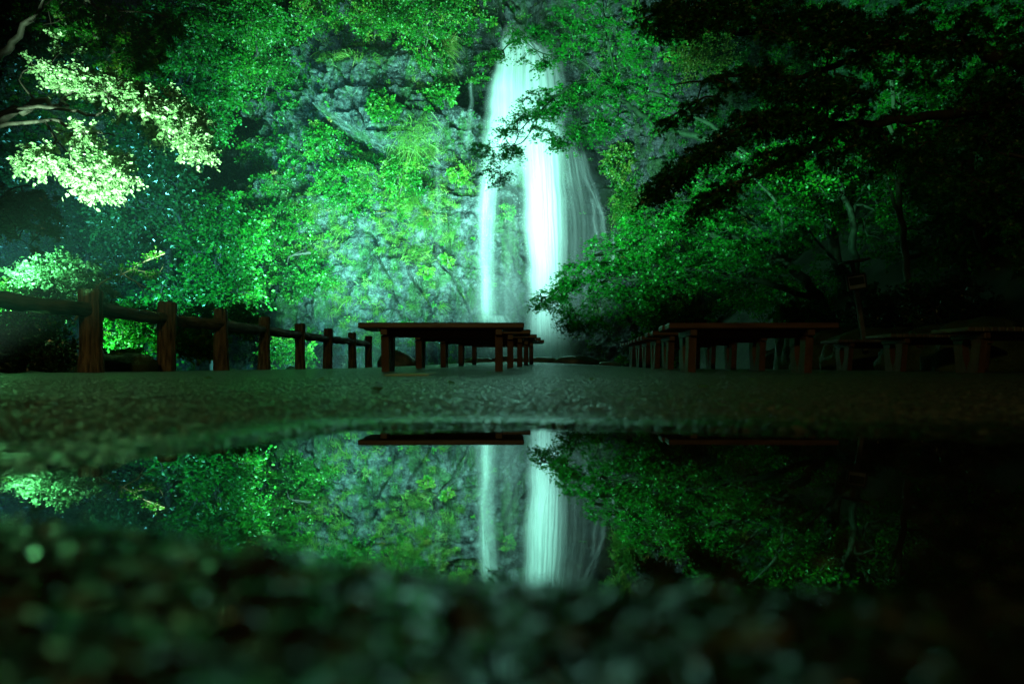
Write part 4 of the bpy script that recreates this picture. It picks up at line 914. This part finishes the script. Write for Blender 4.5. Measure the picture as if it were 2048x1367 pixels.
tree('maple_tree', 'big layered maple spreading low over the right benches', 'maple tree',
     [([(1680, 700, 15.5), (1640, 600, 15.5), (1560, 520, 15.3), (1440, 470, 15), (1330, 470, 14.8), (1230, 500, 14.7), (1150, 545, 14.6), (1100, 590, 14.5)], .13, .008),
      ([(1640, 600, 15.5), (1500, 560, 15), (1380, 540, 14.8), (1290, 560, 14.6), (1210, 560, 14.5), (1165, 610, 14.5), (1140, 660, 14.4)], .07, .006),
      ([(1560, 520, 15.3), (1480, 420, 15.2), (1380, 400, 15), (1290, 430, 14.8)], .05, .008), ([(1560, 520, 15.3), (1560, 420, 15.5), (1500, 350, 15.5), (1440, 330, 15.5)], .05, .01),
      ([(1290, 560, 14.6), (1240, 610, 14.4), (1190, 640, 14.4)], .014, .004)],
     [(1120, 585, 62, 22, 14.5, .5, 1.3, -25), (1180, 545, 80, 34, 14.6, .7, 1.8, -20), (1165, 640, 60, 30, 14.4, .5, 1.1, 30), (1250, 500, 80, 50, 14.7, .9, 2.2), (1230, 600, 70, 40, 14.5, .6, 1.5), (1310, 450, 80, 45, 14.8, 1, 2),
      (1340, 540, 90, 50, 14.8, 1, 2.0), (1400, 430, 90, 50, 15, 1.1, 2), (1450, 520, 100, 60, 15, 1.1, 2), (1440, 350, 80, 40, 15.3, 1, 1.2), (1540, 450, 90, 60, 15.3, 1.1, 1.4), (1560, 560, 80, 40, 15.3, .9, 1), (1290, 590, 60, 30, 14.6, .6, .9)],
     680, 62, .34, .050, flat=.18, droop=.4, up=.75, gap=.25, gscale=.5, side=-.3, tonebase=.35, **MAP)
tree('maple_tree', 'near maple whose unlit boughs make the dark canopy top right', 'maple tree',
     [([(2350, 760, 8.2), (2280, 400, 8.2), (2150, 180, 8), (1950, 100, 7.8), (1750, 90, 7.6), (1600, 60, 7.5), (1450, 60, 7.4)], .14, .02),
      ([(2150, 180, 8), (1900, 230, 7.7), (1700, 250, 7.5), (1550, 230, 7.4), (1420, 290, 7.3), (1320, 370, 7.3)], .07, .006), ([(1750, 90, 7.6), (1620, 150, 7.4), (1480, 150, 7.3), (1340, 170, 7.3)], .04, .006),
      ([(1600, 60, 7.5), (1480, 20, 7.4), (1340, 30, 7.4), (1270, 40, 7.4)], .03, .005), ([(1700, 250, 7.5), (1560, 330, 7.4), (1440, 380, 7.3), (1370, 430, 7.3)], .03, .005)],
     [(1350, 35, 85, 42, 7.4, .5, 1.5), (1480, 30, 110, 45, 7.4, .6, 2), (1640, 60, 120, 70, 7.5, .7, 2.4), (1820, 80, 130, 100, 7.7, .8, 2.8), (2000, 120, 130, 130, 7.9, .9, 2.6), (1500, 150, 120, 22, 7.3, .4, 1.1, -8), (1390, 215, 90, 16, 7.3, .3, .5, -22),
      (1640, 180, 130, 40, 7.4, .6, 1.8), (1560, 240, 130, 34, 7.4, .5, 1.8, -5), (1420, 300, 110, 22, 7.3, .4, 1.1, -24), (1330, 370, 70, 20, 7.3, .3, .8, -30), (1750, 280, 140, 70, 7.6, .7, 2.2), (1560, 320, 110, 28, 7.4, .4, 1.2, -15), (1430, 395, 80, 22, 7.3, .3, .8, -30), (1930, 320, 130, 110, 7.8, .8, 2), (2060, 420, 80, 140, 7.9, .7, 1.2)],
     1150, 56, .17, .038, flat=.28, droop=.6, up=.6, gap=.24, gscale=.22, side=-.2, tonebase=.3, twigr=.0035, **MAP)
for (lab, limbs, blobs, n_, tb) in [
    ('slender forked tree with a curved trunk behind the right benches', [([(1720, 720, 17), (1712, 560, 17), (1700, 440, 17), (1680, 330, 17), (1690, 200, 17)], .12, .04), ([(1712, 560, 17), (1650, 500, 17), (1600, 440, 17)], .05, .02), ([(1700, 440, 17), (1740, 340, 17), (1760, 250, 17)], .05, .02)],
     [(1620, 400, 90, 80, 17.3, 1.2, 2), (1680, 260, 100, 80, 17.3, 1.2, 1.5), (1560, 330, 80, 50, 17.5, 1, 1), (1780, 450, 70, 80, 17.5, 1, 1)], 190, .35),
    ('dark straight tree with a pale streak on its trunk, far right', [([(1830, 740, 14.5), (1815, 560, 14.5), (1802, 440, 14.5), (1790, 300, 14.5), (1780, 150, 14.5)], .085, .04), ([(1802, 440, 14.5), (1760, 330, 14.5), (1730, 260, 14.5)], .04, .015)],
     [(1820, 330, 100, 90, 15, 1.2, 2), (1900, 480, 90, 70, 15, 1.2, 1.2), (1880, 200, 110, 80, 15, 1, 1)], 160, .3),
    ('broad dark tree filling the right picture edge', [([(2000, 740, 13), (1985, 560, 13), (1950, 400, 13), (1940, 200, 13)], .14, .05)],
     [(1960, 450, 120, 120, 13.5, 1.2, 2), (1990, 260, 110, 100, 13.5, 1.2, 1.5), (1900, 600, 90, 50, 13.8, 1, .8)], 180, .3),
    ('leaning tree with forked limbs right of the rock face', [([(1610, 720, 19), (1608, 640, 19), (1560, 560, 19), (1530, 500, 19)], .09, .03), ([(1608, 640, 19), (1640, 580, 19), (1670, 540, 19)], .05, .02)],
     [(1560, 600, 70, 40, 19.5, 1, 1.2), (1500, 590, 60, 30, 20, 1, 1), (1650, 560, 70, 50, 19.5, 1, 1)], 90, .4)]:
    tree('slender_tree', lab, 'tree', limbs, blobs, n_, 60, .55, .085, 'kite', 'leaf', 'bark' if 'pale streak' in lab else 'bark_dark', .5, .3, .55, .3, .7, None, .008, 6, tonebase=tb)  # paler bark paints the one lit trunk, the darker copy the unlit ones
bush(1620, 640, 80, 40, 14.8, 90, 'mossy green bush between the benches and the leaning rock', 'leaf', .4, .07)
bush(1760, 620, 80, 50, 13, 80, 'dim bush on the bank below the signboard', 'leaf_dark', .4, .06)
bush(1900, 610, 100, 60, 11.5, 90, 'dark bush on the right bank', 'leaf_dark', .4, .06)

# ------------------------------------------------------------------ night air full of spray
m, nt, out = newmat('haze_air'); pv_ = N(nt, 'ShaderNodeVolumePrincipled'); pv_.inputs['Density'].default_value = .00045; pv_.inputs['Color'].default_value = (.75, .9, 1, 1); pv_.inputs['Anisotropy'].default_value = .2
nt.links.new(pv_.outputs[0], out.inputs['Volume'])
g = Geo(); box(g, -60, 60, -13, 64, -8, 46); tag(g.build('haze', m, smooth=False), kind='stuff')

# ------------------------------------------------------------------ a few fallen leaves on the wet paving
LVm, LFm = LEAF['maple']; g = Geo(); g.add(LVm*np.array([.05, .05, .03]), LFm); first = g.build('fallen_leaf', M['leaf_pale'], smooth=False)
for k, (px, Yl) in enumerate([(1248, 7.4), (1338, 6.2), (1180, 3.1), (905, 2.6), (640, 2.9), (420, 3.4), (1500, 3.0), (1720, 4.2), (1100, 1.7), (760, 1.9), (1400, 2.1), (560, 4.6), (980, 5.0), (1640, 6.0)]):
    o = first if k == 0 else first.copy()
    if k: col.objects.link(o)
    p = on_ground(px, Yl, .012); o.location = tuple(p); o.rotation_euler = (rng.uniform(-.3, .5), rng.uniform(-.3, .3), rng.uniform(0, 6.28)); q = rng.uniform(.7, 1.1); o.scale = (q, q, q)
    tag(o, 'small fallen maple leaf lying flat on the wet paving', 'fallen leaf', 'fallen leaves on the paving')
